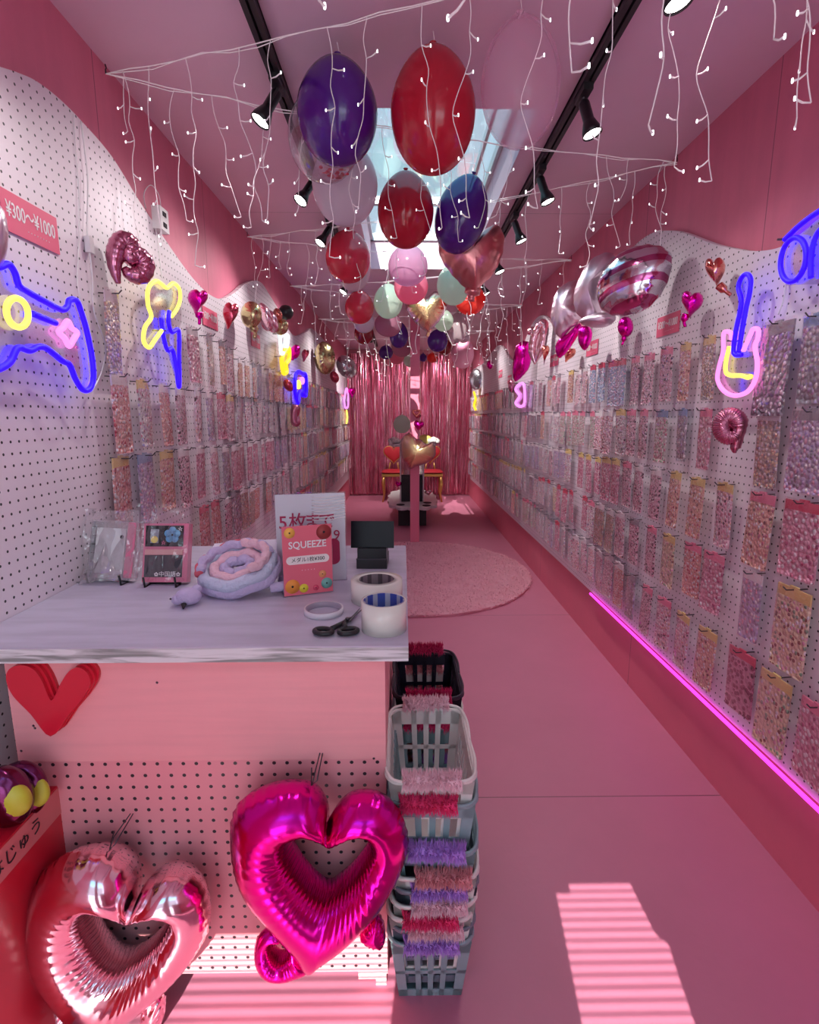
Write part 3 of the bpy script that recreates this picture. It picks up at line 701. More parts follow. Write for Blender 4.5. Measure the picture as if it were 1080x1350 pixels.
foil([(765, 432), (776, 430), (781, 440), (777, 455), (770, 462), (763, 450)], 'magenta', .05, 'dark magenta foil petal in front of the pink price sign', X=XR-.06)
foil(heartpx(750, 468, 14, 22, .4), 'copper', .05, 'copper heart foil balloon below the magenta bow tail', X=XR)
stroke([[(706, 480), (702, 462), (706, 440), (716, 426), (718, 436), (714, 458), (706, 478)], [(696, 440), (702, 436), (707, 446), (703, 462)]], 'pink', .032, 'pale pink heart-loop foil balloon right of the tall magenta heart', X=XR-.03)
foil([(690, 449), (698, 452), (700, 468), (697, 485), (688, 497), (679, 503), (677, 490), (679, 468), (683, 454)], 'magenta', .10, 'tall magenta heart foil balloon on the far right board', wr=.04, X=XR-.06)
foil(heartpx(719, 465, 9, 20, .1), 'copper', .05, 'copper foil balloon right of the pink heart loop', X=XR)
foil(ellipse(675, 509, 4, 9), 'mauve', .05, 'mauve foil balloon below the tall magenta heart', X=XR)
foil(ellipse(628, 500, 9, 14), 'silver', .05, 'silver round foil balloon hanging beside the tinsel curtain', X=XR)
foil(ellipse(646, 481, 3.5, 6), 'magenta', .05, 'tiny magenta foil balloon high on the far right board', X=XR)
stroke([ellipse(963, 562, 11, 13, 16)+[(974, 564), (970, 590), (972, 594)]], 'mauve', .030, 'mauve ring-shaped foil balloon hanging among the packets on the right', X=XR)

# --- the two big hearts on the counter front
YP = 1.075          # counter front plane
outer = [(428, 1088), (441, 1068), (458, 1052), (480, 1047), (506, 1052), (526, 1068), (537, 1092), (539, 1118), (528, 1152), (508, 1185), (480, 1218), (450, 1245), (420, 1266),
         (404, 1276), (388, 1252), (370, 1232), (345, 1203), (322, 1176), (308, 1145), (303, 1110), (304, 1080), (315, 1057), (340, 1043), (372, 1035), (405, 1037), (424, 1052), (432, 1070)]
inner = [(435, 1112), (446, 1104), (460, 1090), (474, 1088), (485, 1098), (486, 1112), (476, 1132), (462, 1150), (446, 1164), (434, 1171), (420, 1164), (405, 1148), (392, 1128), (386, 1112), (388, 1098), (398, 1091), (412, 1090), (424, 1098)]
YH = YP-.085
def big_heart(outer, inner, m, tails, label):
    c = P(*outer[0], Y=YH); t = thing('foil_balloon', label, 'foil balloon', c)
    mb = ring_mb(on(outer, Y=YH), on(inner, Y=YH), (0, -1, 0), .075)
    mb.build('heart_ring', FM[m], t); t.children[0].data.transform(Matrix.Translation(-c))
    for q in tails:
        if q[0] == 'ring': b = ring_mb(on(q[1], Y=YH+.01), on(q[2], Y=YH+.01), (0, -1, 0), .035, 80, .12, 20)
        else: b, _ = pillow_mb(on(q[1], Y=YH+.01), (0, -1, 0), .03, wr=.2, wk=13, N=60)
        o = b.build('curled_tail', FM[m], t); o.data.transform(Matrix.Translation(-c))
    a = P(outer[-3][0]+8, outer[-3][1]-8, Y=YH)-c
    MB().tube([a+Vector((-.008, .03, .008)), a+Vector((-.004, .0, -.012)), a+Vector((.008, .0, .0)), a+Vector((.008, .08, .008))], .0013, 6).build('wire_hook', M['steel'], t)
    MB().tube([a+Vector((.002, .08, .008)), a+Vector((.002, .01, .010)), a+Vector((-.002, .0, -.010))], .0013, 6).build('wire_hook', M['steel'], t)
big_heart(outer, inner, 'magenta',
          [('ring', [(366, 1226), (384, 1240), (400, 1256), (410, 1276), (392, 1284), (368, 1288), (348, 1282), (336, 1266), (336, 1244), (346, 1228)], [(368, 1240), (378, 1238), (382, 1246), (378, 1256), (370, 1262), (362, 1256), (357, 1246), (361, 1239)]),
           ('pil', [(488, 1212), (497, 1206), (507, 1222), (508, 1240), (498, 1245), (484, 1240), (474, 1230)])],
          'big magenta open heart foil balloon on the counter front')
outer2 = [(178, 1190), (190, 1166), (208, 1152), (232, 1147), (256, 1157), (272, 1176), (278, 1202), (276, 1226), (262, 1254), (240, 1282), (218, 1304), (196, 1322), (172, 1340), (150, 1356),
          (118, 1356), (92, 1334), (66, 1302), (44, 1268), (32, 1232), (34, 1196), (46, 1160), (72, 1134), (104, 1122), (138, 1122), (164, 1136), (178, 1160)]
inner2 = [(174, 1212), (188, 1200), (202, 1186), (218, 1184), (227, 1194), (222, 1212), (208, 1232), (190, 1250), (170, 1264), (156, 1264), (142, 1252), (130, 1232), (124, 1208), (128, 1192), (140, 1184), (156, 1188), (166, 1198)]
big_heart(outer2, inner2, 'pink',
          [('pil', [(48, 1350), (54, 1328), (70, 1318), (88, 1322), (100, 1340), (96, 1362), (60, 1372)]), ('pil', [(188, 1330), (204, 1312), (216, 1316), (217, 1338), (206, 1360), (190, 1362)])],
          'big pale pink open heart foil balloon at the lower left of the counter')

# ------------------------------------------------------------ neon signs
NB = emis('blue_neon', (.012, 0, 1), 2.6); NY = emis('yellow_neon', (1, .82, .14), 1.25); NP = emis('pink_neon', (1, .22, .68), 1.5); NW = emis('white_neon', (.8, 1, .95), 1.4); NO = emis('amber_neon', (1, .62, .02), 1.2); NV = emis('violet_pink_neon', (.95, .28, .95), 1.2)
def neon(label, tubes, plate, X, r=.0072, side=-1):
    t = thing('neon_sign', label, 'neon sign', P(*tubes[0][1][0], X=X)); c = t.location.copy()
    for m, pts, closed in tubes:
        q = crom(on(pts, X=X), 6, closed)
        b = MB().tube(q, r, 10, closed=closed); b.v = [v-c for v in b.v]; b.build('neon_tube', m, t)
    if plate:
        q = on(plate, X=X+side*.010); b = MB().prism([p-c for p in q], (side*.004, 0, 0)); b.build('acrylic_plate', M['acrylic'], t)
    q = P(*(plate or tubes[0][1])[0], X=X)-c; w = .03*side
    MB().tube([q+Vector((-w*.5, 0, .0)), q+Vector((w*1.1, 0, 0))], .003, 6).build('stand_off', M['steel'], t)
    return t
def z4(l): return [(a/3.6, 240+b/3.6) for a, b in l]
XN = LB+.06
ctrl = z4([(-300, 640), (-260, 480), (-220, 370), (-170, 360), (-120, 420), (-60, 410), (0, 402), (40, 390), (70, 430), (90, 490), (130, 520), (210, 565), (290, 605), (320, 590), (330, 560), (362, 562), (380, 600), (410, 700), (436, 830), (443, 930), (425, 982), (392, 985), (358, 935), (330, 868), (295, 848), (222, 790), (180, 783), (140, 800), (85, 788), (50, 850), (0, 885), (-70, 900), (-140, 850), (-220, 900), (-290, 800)])
neon('blue neon sign in the shape of a game controller on the left board', [(NB, ctrl, True), (NY, z4(ellipse(82, 620, 50, 70, 20, -.25)), True), (NB, z4([(155, 625), (210, 648), (265, 670)]), False),
     (NP, z4([(320, 660), (338, 690), (365, 715), (350, 745), (328, 778), (310, 745), (280, 712), (300, 690)]), True)], ctrl, XN)
yel = z4([(768, 705), (735, 750), (708, 785), (682, 755), (688, 690), (718, 640), (702, 580), (704, 505), (738, 470), (768, 484), (792, 502), (822, 480), (850, 505), (855, 555), (840, 602), (815, 638)])
bolt = z4([(765, 645), (775, 730), (795, 798), (818, 795), (838, 890), (846, 962), (852, 960), (850, 830), (848, 705), (815, 712), (800, 665), (803, 612)])
neon('yellow and blue neon sign of an ice cream and a lightning bolt', [(NY, yel, False), (NB, bolt, False)], yel+bolt[2:8], XN)
neon('tall white neon tube sign near the top of the left board', [(NW, [(370, 444), (378, 442), (380, 445), (377, 462), (371, 466), (370, 455)], True)], [(366, 440), (382, 440), (379, 470), (371, 470)], XN+.02, .012)
neon('amber neon star sign under the white neon tube', [(NO, [(372, 472), (377, 462), (381, 460), (381, 474), (377, 480), (378, 490), (374, 492), (372, 482)], True)], [(368, 470), (383, 460), (381, 492), (373, 494)], XN+.02, .016)
neon('small blue neon controller sign, far down the left board', [(NB, [(390, 494), (394, 490), (398, 492), (403, 494), (404, 510), (403, 522), (399, 516), (395, 520), (393, 531), (390, 522), (389, 508)], True), (NY, ellipse(393.5, 507, 1.5, 4), True), (NP, ellipse(398.5, 502, 1.3, 3), True)], [(389, 490), (404, 492), (404, 522), (391, 532)], XN, .014)
neon('violet neon sign by the left end of the tinsel curtain', [(NV, [(455, 520), (457, 512), (459, 520), (459, 535), (456, 538), (454, 530)], True), (NY, [(457, 541), (458, 550), (457, 558)], False)], None, XN, .014)
def g4(l): return [(820+a/4.154, 270+b/4.154) for a, b in l]
XG = RB-.06
gp = g4([(602, 745), (596, 702), (566, 695), (556, 725), (556, 800), (532, 890), (525, 960), (560, 1020), (620, 1045), (690, 1022), (733, 950), (742, 860), (730, 780), (747, 722), (746, 684), (720, 682), (700, 722), (665, 800)])
gb = g4([(655, 822), (622, 822), (612, 790), (625, 690), (655, 540), (640, 450), (662, 392), (690, 382), (706, 412), (700, 480), (680, 570), (658, 690), (640, 810)])
neon('blue and pink neon sign in the shape of an electric guitar', [(NB, gb, False), (NP, gp, False), (NY, g4([(590, 775), (572, 850), (570, 915), (600, 935), (650, 935), (690, 946), (708, 938)]), False)], gp+gb[3:11], XG, side=1)
neon('big blue neon lettering cut off by the right edge of the photo', [(NB, g4(ellipse(940, 300, 68, 122, 22, .18)), True), (NB, g4([(1036, 400), (1036, 300), (1050, 210), (1085, 140), (1140, 120), (1170, 200), (1170, 400)]), False), (NB, g4([(892, 192), (960, 125), (1040, 62), (1110, 20), (1200, -20)]), False)],
     g4([(880, 190), (1100, 0), (1200, -40), (1200, 430), (900, 440), (860, 330)]), XG, side=1)
neon('pink neon ribbon sign under the tall magenta heart', [(NV, [(683, 508), (690, 506), (692, 520), (691, 533), (685, 536), (680, 531), (685, 522), (680, 514)], True)], [(678, 505), (693, 505), (693, 537), (679, 537)], XG, .012, side=1)
neon('far amber neon sign beside the silver balloon', [(NO, [(625, 517), (627, 526), (625, 534), (627, 540)], False)], None, XG, .018, side=1)

# cables of the neon signs and the socket
def cable(pts, label, r=.0022, m='white'):
    q = crom([P(a, b, X=x) for a, b, x in pts], 6); return MB().tube(q, r, 6).build('power_cable', M[m], loc=q[0], label=label, cat='cable')
cable([(107, 160, LB+.005), (112, 200, LB+.01), (116, 240, LB+.01), (115, 300, LB+.01), (118, 328, LB+.012), (122, 370, LB+.01), (124, 410, LB+.01), (139, 455, LB+.008), (134, 490, LB+.01), (121, 516, LB+.03)], 'grey cable hanging down to the game controller neon')
cable([(97, 150, LB+.004), (100, 200, LB+.004), (104, 255, LB+.004), (104, 320, LB+.004), (102, 370, LB+.006), (106, 395, LB+.01)], 'thin white cable left of the grey one above the controller neon', .0016)
pz = P(118, 323, X=LB+.012); MB().box(pz-Vector((.008, .011, .022)), pz+Vector((.008, .011, .022))).build('cable_switch', M['white'], loc=pz, label='small inline switch on the cable above the controller neon', cat='switch')
cable([(192, 275, LX+.01), (190, 255, LX+.01), (199, 244, LX+.01), (209, 256, LX+.02), (212, 272, LX+.03)], 'white cable looping above the wall socket block', .0018)
cable([(205, 298, LB+.01), (208, 320, LB+.01), (211, 345, LB+.01), (213, 366, LB+.03)], 'white cable from the socket block to the yellow neon', .0018)
sp_ = P(213, 290, X=LB+.02); sk = thing('socket_block', 'white double socket block at the edge of the left board', 'socket', sp_)
MB().box((-.02, -.035, -.04), (.012, .035, .04)).build('housing', M['white'], sk)
for zz in (-.02, .018): MB().box((.0125, -.016, zz-.008), (.0145, .012, zz+.008)).build('outlet', M['dark'], sk)
cable([(1038, 345, RB-.01), (1034, 390, RB-.01), (1026, 415, RB-.012)], 'grey cable from the blue neon lettering to the grey bead packet')
# ------------------------------------------------------------ ceiling tracks, spots
for X, who in ((-.41, 'left'), (.615, 'right')):
    t = thing('lighting_track', 'long black ceiling track carrying the %s row of spotlights' % who, 'lighting track', (X, 4.2, H))
    b = MB().box((-.02, -4.4, -.03), (-.004, 4.6, 0)); b.box((.004, -4.4, -.03), (.02, 4.6, 0)); b.box((-.02, -4.4, -.012), (.02, 4.6, 0)); b.build('rail', M['blackmatte'], t)
    MB().box((-.012, -3.6, -.026), (-.002, -3.0, -.02)).build('joint_cover', M['blackmatte'], t)
stem_me = MB().tube([(0, 0, -.03), (0, 0, -.075)], .006, 8).mesh('stem', M['steel'])
ad_me = MB().box((-.016, -.05, -.05), (.016, .05, -.012)).mesh('adapter', M['blackmatte'])
hd = MB(); hd.lathe([(0, .0), (.017, 0), (.020, -.01), (.020, -.072), (.022, -.075), (.034, -.108), (.036, -.125), (.033, -.125), (.031, -.112)], 20)
hd.box((-.004, -.026, -.06), (.004, -.018, 0)); hd_me = hd.mesh('lamp_head', M['black'])
ln_me = MB().lathe([(0, -.116), (.031, -.116), (.032, -.119), (0, -.119)], 20).mesh('lens', M['lens'])
def spot(X, Y, tilt, az, who, power=1.0):
    t = thing('track_spotlight', who, 'spotlight', (X, Y, H), 0, 'lit black track spotlights')
    inst('adapter', ad_me, t); inst('stem', stem_me, t, sc=(1, 1, .9))
    h_ = inst('lamp_head', hd_me, t, (0, 0, -.062), (0, tilt, az), (.92, .92, .92)); inst('lens', ln_me, h_)
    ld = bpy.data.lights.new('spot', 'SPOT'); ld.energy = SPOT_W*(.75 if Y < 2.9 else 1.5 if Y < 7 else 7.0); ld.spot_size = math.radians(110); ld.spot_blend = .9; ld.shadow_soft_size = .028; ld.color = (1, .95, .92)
    l = bpy.data.objects.new('lamp_light', ld); COL.objects.link(l); l.parent = h_; l.location = (0, 0, -.13)
for k, (Y, who) in enumerate([(1.25, 'black spotlight on the left track above the top of the photo'), (1.97, 'nearest black spotlight on the left track in view'), (2.66, 'second black spotlight on the left track'), (3.25, 'third black spotlight on the left track'),
                              (4.45, 'black spotlight on the left track behind the pearly red balloon'), (5.6, 'far black spotlight on the left track, before the tinsel'), (7.2, 'farthest black spotlight on the left track, added to brighten the tinsel')]):
    spot(-.41, Y, [.5, .55, .62, .6, .6, .5, .75][k], [.3, .35, .7, .6, .5, .2, -1.5][k], who)  # last lamp added and turned to the tinsel to brighten it
for k, (Y, who) in enumerate([(1.42, 'black spotlight on the right track, cut by the top edge of the photo'), (2.01, 'nearest whole black spotlight on the right track'), (2.59, 'second whole black spotlight on the right track'), (3.14, 'third whole black spotlight on the right track'),
                              (3.79, 'fourth black spotlight on the right track, by the rose-gold heart'), (4.45, 'fifth black spotlight on the right track'), (5.3, 'sixth black spotlight on the right track, right of the mint balloon'), (6.5, 'far black spotlight on the right track'), (7.6, 'farthest black spotlight on the right track, added to brighten the tinsel')]):
    spot(.615, Y, [.25, .32, .36, .38, .4, .5, .5, .5, .8][k], PI-[.4, .5, .3, .2, .5, .2, .4, .2, PI+1.7][k], who)  # farthest lamp here also added, aimed to light up the tinsel

# ------------------------------------------------------------ icicle fairy lights
bulb_me = MB().lathe([(0, -.004), (.0017, -.003), (.0021, 0), (.0017, .004), (0, .005)], 6).mesh('bulb', M['bulb'])
def strand(L, far=False):
    pts = [Vector((0, 0, 0))]; x = y = 0; z = 0; n = max(4, int(L/.045)); bulbs = []; mb = MB(); vx = random.uniform(-.5, .5)
    for i in range(n):
        z -= L/n; vx = vx*.3+random.uniform(-1.3, 1.3); x += vx*.014; y += random.uniform(-.008, .008); pts.append(Vector((x, y, z)))
    q = crom(pts, 3); R = .0012 if not far else .0019
    mb.tube(q, R, 5)
    for i in range(2, len(pts)):
        if i % (3 if far else 2) == 0 or i == len(pts)-1:
            s = random.choice((-1, 1)); p = pts[i]; L2 = random.uniform(.018, .034)
            e = p+Vector((s*L2, random.uniform(-.012, .012), random.uniform(-.014, .010)))
            mb.tube([p, p.lerp(e, .5)+Vector((0, 0, -.003)), e], [R*1.1, R*1.5, R*1.7], 5); bulbs.append(e)
    return mb, bulbs
STR = []
for k in range(26):
    L = random.choice([.16, .24, .30, .36, .40]); mb, bl = strand(L); STR.append((mb.mesh('strand', M['wire']), bl))
STRL = []
for k in range(8):
    mb, bl = strand(random.choice([.46, .52, .58])); STRL.append((mb.mesh('strand', M['wire']), bl))
STF = []
for k in range(14):
    L = random.choice([.22, .3, .4, .5, .55]); mb, bl = strand(L, True)
    for e in bl: mb.lathe([(0, -.005), (.0030, 0), (0, .005)], 5, 1, Matrix.Translation(e))
    STF.append(mb.mesh('strand', [M['wire'], M['bulb']]))
def icicles(a, b, label, far, pitch=.135, near_=False):
    a = Vector(a); b = Vector(b); t = thing('icicle_light_string', label, 'string lights', a, 0, 'icicle light strings under the ceiling')
    d = b-a; n = int(d.length/pitch); sag = .035
    f = lambda u: d*u+Vector((0, 0, -sag*4*u*(1-u)))
    wire = [f(i/24)+Vector((0, .002*math.sin(i*3), .003*math.sin(i*2))) for i in range(25)]
    mbw = MB().tube(wire, .0016 if not far else .0024, 6)
    mbw.tube([p+Vector((0, .006*math.sin(i*1.3), -.004+.004*math.cos(i*1.7))) for i, p in enumerate(wire)], .0014, 5)
    mbw.build('main_cable', M['wire'], t)
    for s, p in ((1, a), (-1, b)):
        q = f(0) if s == 1 else f(1)
        MB().tube([q, q+Vector((0, 0, .012)), q+Vector((0, .006, .02)), q+Vector((0, 0, .028))], .002, 6).build('screw_hook', M['steel'], t)
    for i in range(n):
        u = (i+.5+random.uniform(-.3, .3))/n
        if random.random() < .08: continue
        p = f(u); rz = random.uniform(-1.0, 1.0)
        if far and random.random() < .22: continue
        if far: inst('strand', random.choice(STF), t, p, (0, 0, rz)); continue
        me, bl = random.choice(STRL if (near_ and p.x > -.1) else STR); s_ = inst('strand', me, t, p, (0, 0, rz))
        for e in bl: inst('bulb', bulb_me, s_, e)
zc = H-.035
hooks = [(RX-.01, .55), (LX+.01, 1.95-.03), (RX-.01, 1.12)]
seq = [(((LX+.01), 1.93), ((RX-.01), 1.16), 'nearest string of icicle lights, running behind the big red balloon'), (((LX+.01), 1.93), ((RX-.01), 2.5), 'icicle lights from the nearest left hook to the second right hook'),
       (((LX+.01), 3.5), ((RX-.01), 2.5), 'icicle lights crossing just below the skylight'), (((LX+.01), 3.5), ((RX-.01), 3.95), 'icicle lights crossing at the far end of the skylight'),
       (((LX+.01), 4.75), ((RX-.01), 3.95), 'icicle lights just beyond the skylight'), (((LX+.01), 4.75), ((RX-.01), 5.5), 'sixth string of icicle lights from the entrance'),
       (((LX+.01), 6.3), ((RX-.01), 5.5), 'seventh string of icicle lights from the entrance'), (((LX+.01), 6.3), ((RX-.01), 7.1), 'eighth string of icicle lights from the entrance'), (((LX+.01), 7.9), ((RX-.01), 7.1), 'string of icicle lights closest to the tinsel curtain'),
       (((LX+.01), .55), ((RX-.01), 1.16), 'icicle lights hanging in at the top right corner of the photo')]
for k, (a, b, lab) in enumerate(seq):
    icicles((a[0], a[1], zc), (b[0], b[1], zc), lab, a[1] > 4.0, near_=k in (0, 9))

# ------------------------------------------------------------ latex balloons
def latex(name, col, trans=.35, rough=.18, pearl=0, alpha=1):
    m = mat(name, col, rough, metal=pearl, coat=.6, trans=trans, alpha=alpha); return m
LM = {'purple': latex('purple_latex', srgb(92, 34, 150), .3), 'red': latex('red_latex', srgb(214, 38, 62), .35), 'pearlred': latex('pearl_red_latex', srgb(232, 60, 84), .3, .22),
      'lilac': latex('lilac_latex', srgb(232, 170, 205), .5, alpha=.85), 'clearpink': latex('clear_pink_latex', srgb(246, 206, 226), .5, .1, alpha=.34), 'white': latex('white_latex', srgb(236, 226, 232), .5, .2, alpha=.9),
      'mint': latex('mint_white_latex', srgb(226, 242, 226), .6, .2), 'pink': latex('pink_latex', srgb(250, 150, 178), .55, .2), 'coral': latex('coral_latex', srgb(255, 84, 72), .55, .2), 'darkred': latex('dark_red_latex', srgb(160, 28, 44), .3),
      'mauve': latex('mauve_latex', srgb(206, 140, 166), .45, alpha=.8), 'confetti': clear('clear_latex', (.97, .93, .96), .10, .12, body=.10, bodycol=(.9, .8, .86)), 'grey': latex('grey_pink_latex', srgb(214, 190, 196), .4, alpha=.9)}
def balloon_prof():
    pts = []
    for k in range(25):
        t = k/24                       # 0 bottom .. 1 top knot
        a = PI*t
        r = math.sin(a)**(.9 if t < .5 else 1.0)*(1-.22*max(0, (t-.5)*2)**1.3)
        z = -math.cos(a)
        pts.append((max(r, 0)*.5, z*.5))
    pts[0] = (0, -.5); pts[-1] = (.02, .5)
    return pts
BP = balloon_prof()
CAMV = Vector((0, 0, CAMZ))
def balloon(cx, top, bot, w, m, label, Y=None, tx=None, ztop=2.44, confetti=False):
    tx = cx if tx is None else tx
    pt = P(tx, top, Y=Y) if Y else P(tx, top, Z=ztop)
    Yb = pt.y; pb = P(2*cx-tx if tx != cx else cx, bot, Y=Yb)
    ax = pt-pb; h = ax.length; wd = w*depth(pt.lerp(pb, .5))/F
    t = thing('balloon', label, 'balloon', pt)
    q = ax.normalized().to_track_quat('Z', 'Y').to_matrix().to_4x4()
    Mx = Matrix.Translation(-ax/2) @ q @ Matrix.Diagonal((wd, wd, h, 1))
    MB().lathe(BP, 36, M=Mx).build('balloon_skin', LM[m], t)
    k = q @ Matrix.Diagonal((1, 1, 1, 1))
    MB().lathe([(.004, -.012), (.008, -.004), (.004, .002), (.007, .007), (.011, .011), (.004, .012)], 12, M=k).build('knot', LM[m], t)
    MB().tube([(0, 0, 0), (.004, .002, (H-.02-pt.z)*.5), (0, 0, H-.02-pt.z)], .0008, 5).build('string', M['wire'], t)
    if confetti:
        mb = MB(); rr = random.Random(4)
        for i in range(34):
            a = rr.uniform(0, 6.28); s = rr.uniform(0, .5)**.7; p = Vector((math.cos(a)*s*wd*.36+.01, math.sin(a)*s*wd*.36, -h+.018+.11*s*s*h*2))
            mb.lathe([(0, -.0006), (.007, 0), (0, .0006)], 8, M=Matrix.Translation(p) @ Matrix.Rotation(rr.uniform(-.6, .6), 4, 'X'))
        mb.build('confetti', MATS['red_confetti'], t, kind='stuff')
    return t
mat('red_confetti', srgb(225, 60, 80), .4)
balloon(429, 112, 239, 96, 'confetti', 'clear balloon with red confetti at the bottom, behind the big purple balloon', tx=436, confetti=True, Y=1.97)
balloon(445, 76, 217, 106, 'purple', 'big dark purple balloon at the upper left')
balloon(571, 62, 228, 112, 'red', 'biggest red balloon hanging near the top centre')
balloon(686, 22, 194, 104, 'clearpink', 'big see-through pale pink balloon right of the biggest red balloon')
balloon(455, 185, 297, 86, 'white', 'pale pink balloon below the big purple balloon')
balloon(535, 226, 327, 74, 'red', 'medium red balloon in front of the skylight')
balloon(609, 231, 333, 68, 'purple', 'tilted dark purple balloon in front of the skylight', tx=624)
balloon(466, 316, 384, 46, 'white', 'white speckled balloon half hidden behind the pearly red balloon', ztop=2.42)
balloon(459, 303, 373, 59, 'pearlred', 'pearly red balloon left below the pale pink balloon')
balloon(538, 322, 377, 52, 'lilac', 'lilac balloon under the medium red balloon', Y=3.5)
balloon(542, 352, 401, 45, 'pink', 'pink balloon under the lilac balloon', Y=3.9)
balloon(512, 374, 420, 38, 'mint', 'round white balloon left of the holographic heart', Y=4.2)
balloon(597, 350, 402, 42, 'mint', 'mint white balloon in front of the rose-gold heart\'s tip', Y=3.3, tx=592)
balloon(620, 374, 415, 40, 'coral', 'bright coral balloon right of the mint white one', Y=4.3)
balloon(474, 383, 427, 38, 'pearlred', 'red balloon below the pearly red one', Y=4.2)
balloon(480, 410, 439, 28, 'white', 'small white balloon below the lower left red balloon', Y=4.7)
balloon(480, 424, 454, 26, 'darkred', 'small dark red balloon at the left of the cluster', Y=5.1)
balloon(585, 408, 437, 26, 'mint', 'white balloon right of the holographic heart', Y=4.8)
balloon(512, 410, 444, 36, 'mauve', 'mauve balloon below the round white one', Y=4.9)
balloon(526, 424, 459, 25, 'purple', 'purple balloon left of the pink post', Y=5.4)
balloon(530, 438, 471, 28, 'mauve', 'large mauve balloon behind the purple one', Y=5.9)
balloon(509, 455, 474, 19, 'purple', 'small purple balloon nearest the tinsel on the left', Y=6.4)
balloon(577, 434, 464, 27, 'purple', 'purple balloon right of the pink post', Y=5.5)
balloon(586, 446, 468, 20, 'darkred', 'dark red balloon behind the right purple balloon', Y=5.9)
balloon(603, 412, 452, 26, 'grey', 'grey-pink balloon right of the holographic heart', Y=5.0)
balloon(610, 444, 486, 30, 'mauve', 'mauve balloon low in front of the tinsel on the right', Y=6.6)
balloon(570, 465, 478, 14, 'coral', 'small red balloon in front of the tinsel top', Y=7.0)
balloon(558, 466, 477, 10, 'purple', 'tiny purple balloon touching the pink post', Y=7.4)
balloon(523, 462, 480, 20, 'pink', 'pink balloon low on the left of the post', Y=6.9)
balloon(540, 464, 484, 16, 'mint', 'small white balloon right beside the pink post', Y=7.3)
balloon(610, 438, 452, 20, 'white', 'small white balloon on the grey-pink one', Y=5.6)
foil([(590, 298), (606, 312), (625, 318), (640, 304), (655, 298), (665, 312), (662, 338), (650, 362), (634, 378), (625, 388), (614, 380), (596, 362), (581, 340), (577, 318), (580, 304)], 'rose', .12, 'large rose-gold heart foil balloon under the skylight', tail=[(624, 380), (622, 390), (621, 397)], wr=.03, Y=2.75)
foil([(562, 392), (574, 384), (588, 390), (590, 404), (582, 420), (570, 434), (563, 438), (550, 428), (538, 414), (534, 400), (540, 388), (552, 384)], 'holo', .10, 'iridescent gold heart foil balloon in front of the post top', tail=[(564, 430), (565, 438), (563, 444)], wr=.04, Y=4.4)

# ------------------------------------------------------------ pink post and far display
M['postpink'] = paint_mat('post_pink_paint', srgb(240, 130, 158), rough=.5, dirt=.04)
YPo = 5.75; pp = P(547, 600, Y=YPo)
MB().box((pp.x-.049, YPo-.05, 0), (pp.x+.049, YPo+.05, H)).build('support_post', M['postpink'], loc=(pp.x, YPo, 0), label='square pink post standing in the aisle before the display', cat='post')
foil([(548, 577), (556, 580), (563, 586), (571, 583), (575, 592), (573, 603), (563, 611), (549, 615), (541, 619), (536, 612), (530, 604), (528, 588), (532, 575), (541, 570)], 'holo', .10, 'golden pink heart foil balloon tied to the front of the pink post', wr=.03, Y=5.62)
foil(heartpx(552, 562, 14, 15, .15), 'magenta', .045, 'small bright pink heart foil balloon on the post', Y=5.6)
stroke([heartpx(549, 545, 9, 8, 0, 16)], 'copper', .012, 'tiny rose-gold heart loop at the top of the far display', Y=5.6)
foil(heartpx(550, 549, 10, 7, .2), 'red', .03, 'small red heart foil under the tiny rose-gold loop', Y=5.63)
balloon(530, 547, 571, 23, 'mint', 'round white balloon standing left of the post above the display', Y=6.4)
tb = thing('display_stand', 'two-tier white scalloped display stand with black boxes behind the pink post', 'display stand', (pp.x, 7.3, 0))
M['white2'] = mat('white_lacquer', (.80, .80, .80), .35); M['glassbox'] = clear('clear_box', (.93, .97, .95), .12, .05)
def scallop(cx, cy, rx, ry, n, z0, z1, amp=.05):
    pts = []
    for k in range(n*10):
        a = 2*PI*k/(n*10); c_, s_ = math.cos(a), math.sin(a); e = 3.2
        r = 1/((abs(c_)**e+abs(s_)**e)**(1/e)); w_ = 1+amp*abs(math.sin(n*a/2))
        pts.append((cx+rx*r*c_*w_, cy+ry*r*s_*w_, z0))
    return MB().prism(pts, (0, 0, z1-z0))
MB().box((-.19, -.62, 0), (.17, -.2, .235)).build('base_box', M['blackmatte'], tb)
scallop(0, 0, .315, .78, 14, .235, .27, .09).build('lower_shelf', M['white2'], tb)
MB().box((-.15, -.35, .27), (.13, .35, .62)).build('middle_box', M['blackmatte'], tb)
gb_ = MB().box((-.17, -.36, .27), (-.152, .36, 1.0)); gb_.box((.132, -.36, .27), (.15, .36, 1.0)); gb_.build('side_panel', M['white2'], tb)
MB().box((-.15, -.34, .63), (.13, .34, .99)).build('clear_case', M['glassbox'], tb)
scallop(0, 0, .29, .5, 12, 1.0, 1.035, .09).build('upper_shelf', M['white2'], tb)
for x, y in ((-.16, -.60), (.17, -.66), (.19, -.45)): MB().lathe([(0, .271), (.05, .271), (.05, .273), (0, .273)], 16, M=Matrix.Translation((x, y, 0)) @ Matrix.Diagonal((1.1, 1.6, 1, 1))).build('oval_slot', M['dark'], tb)
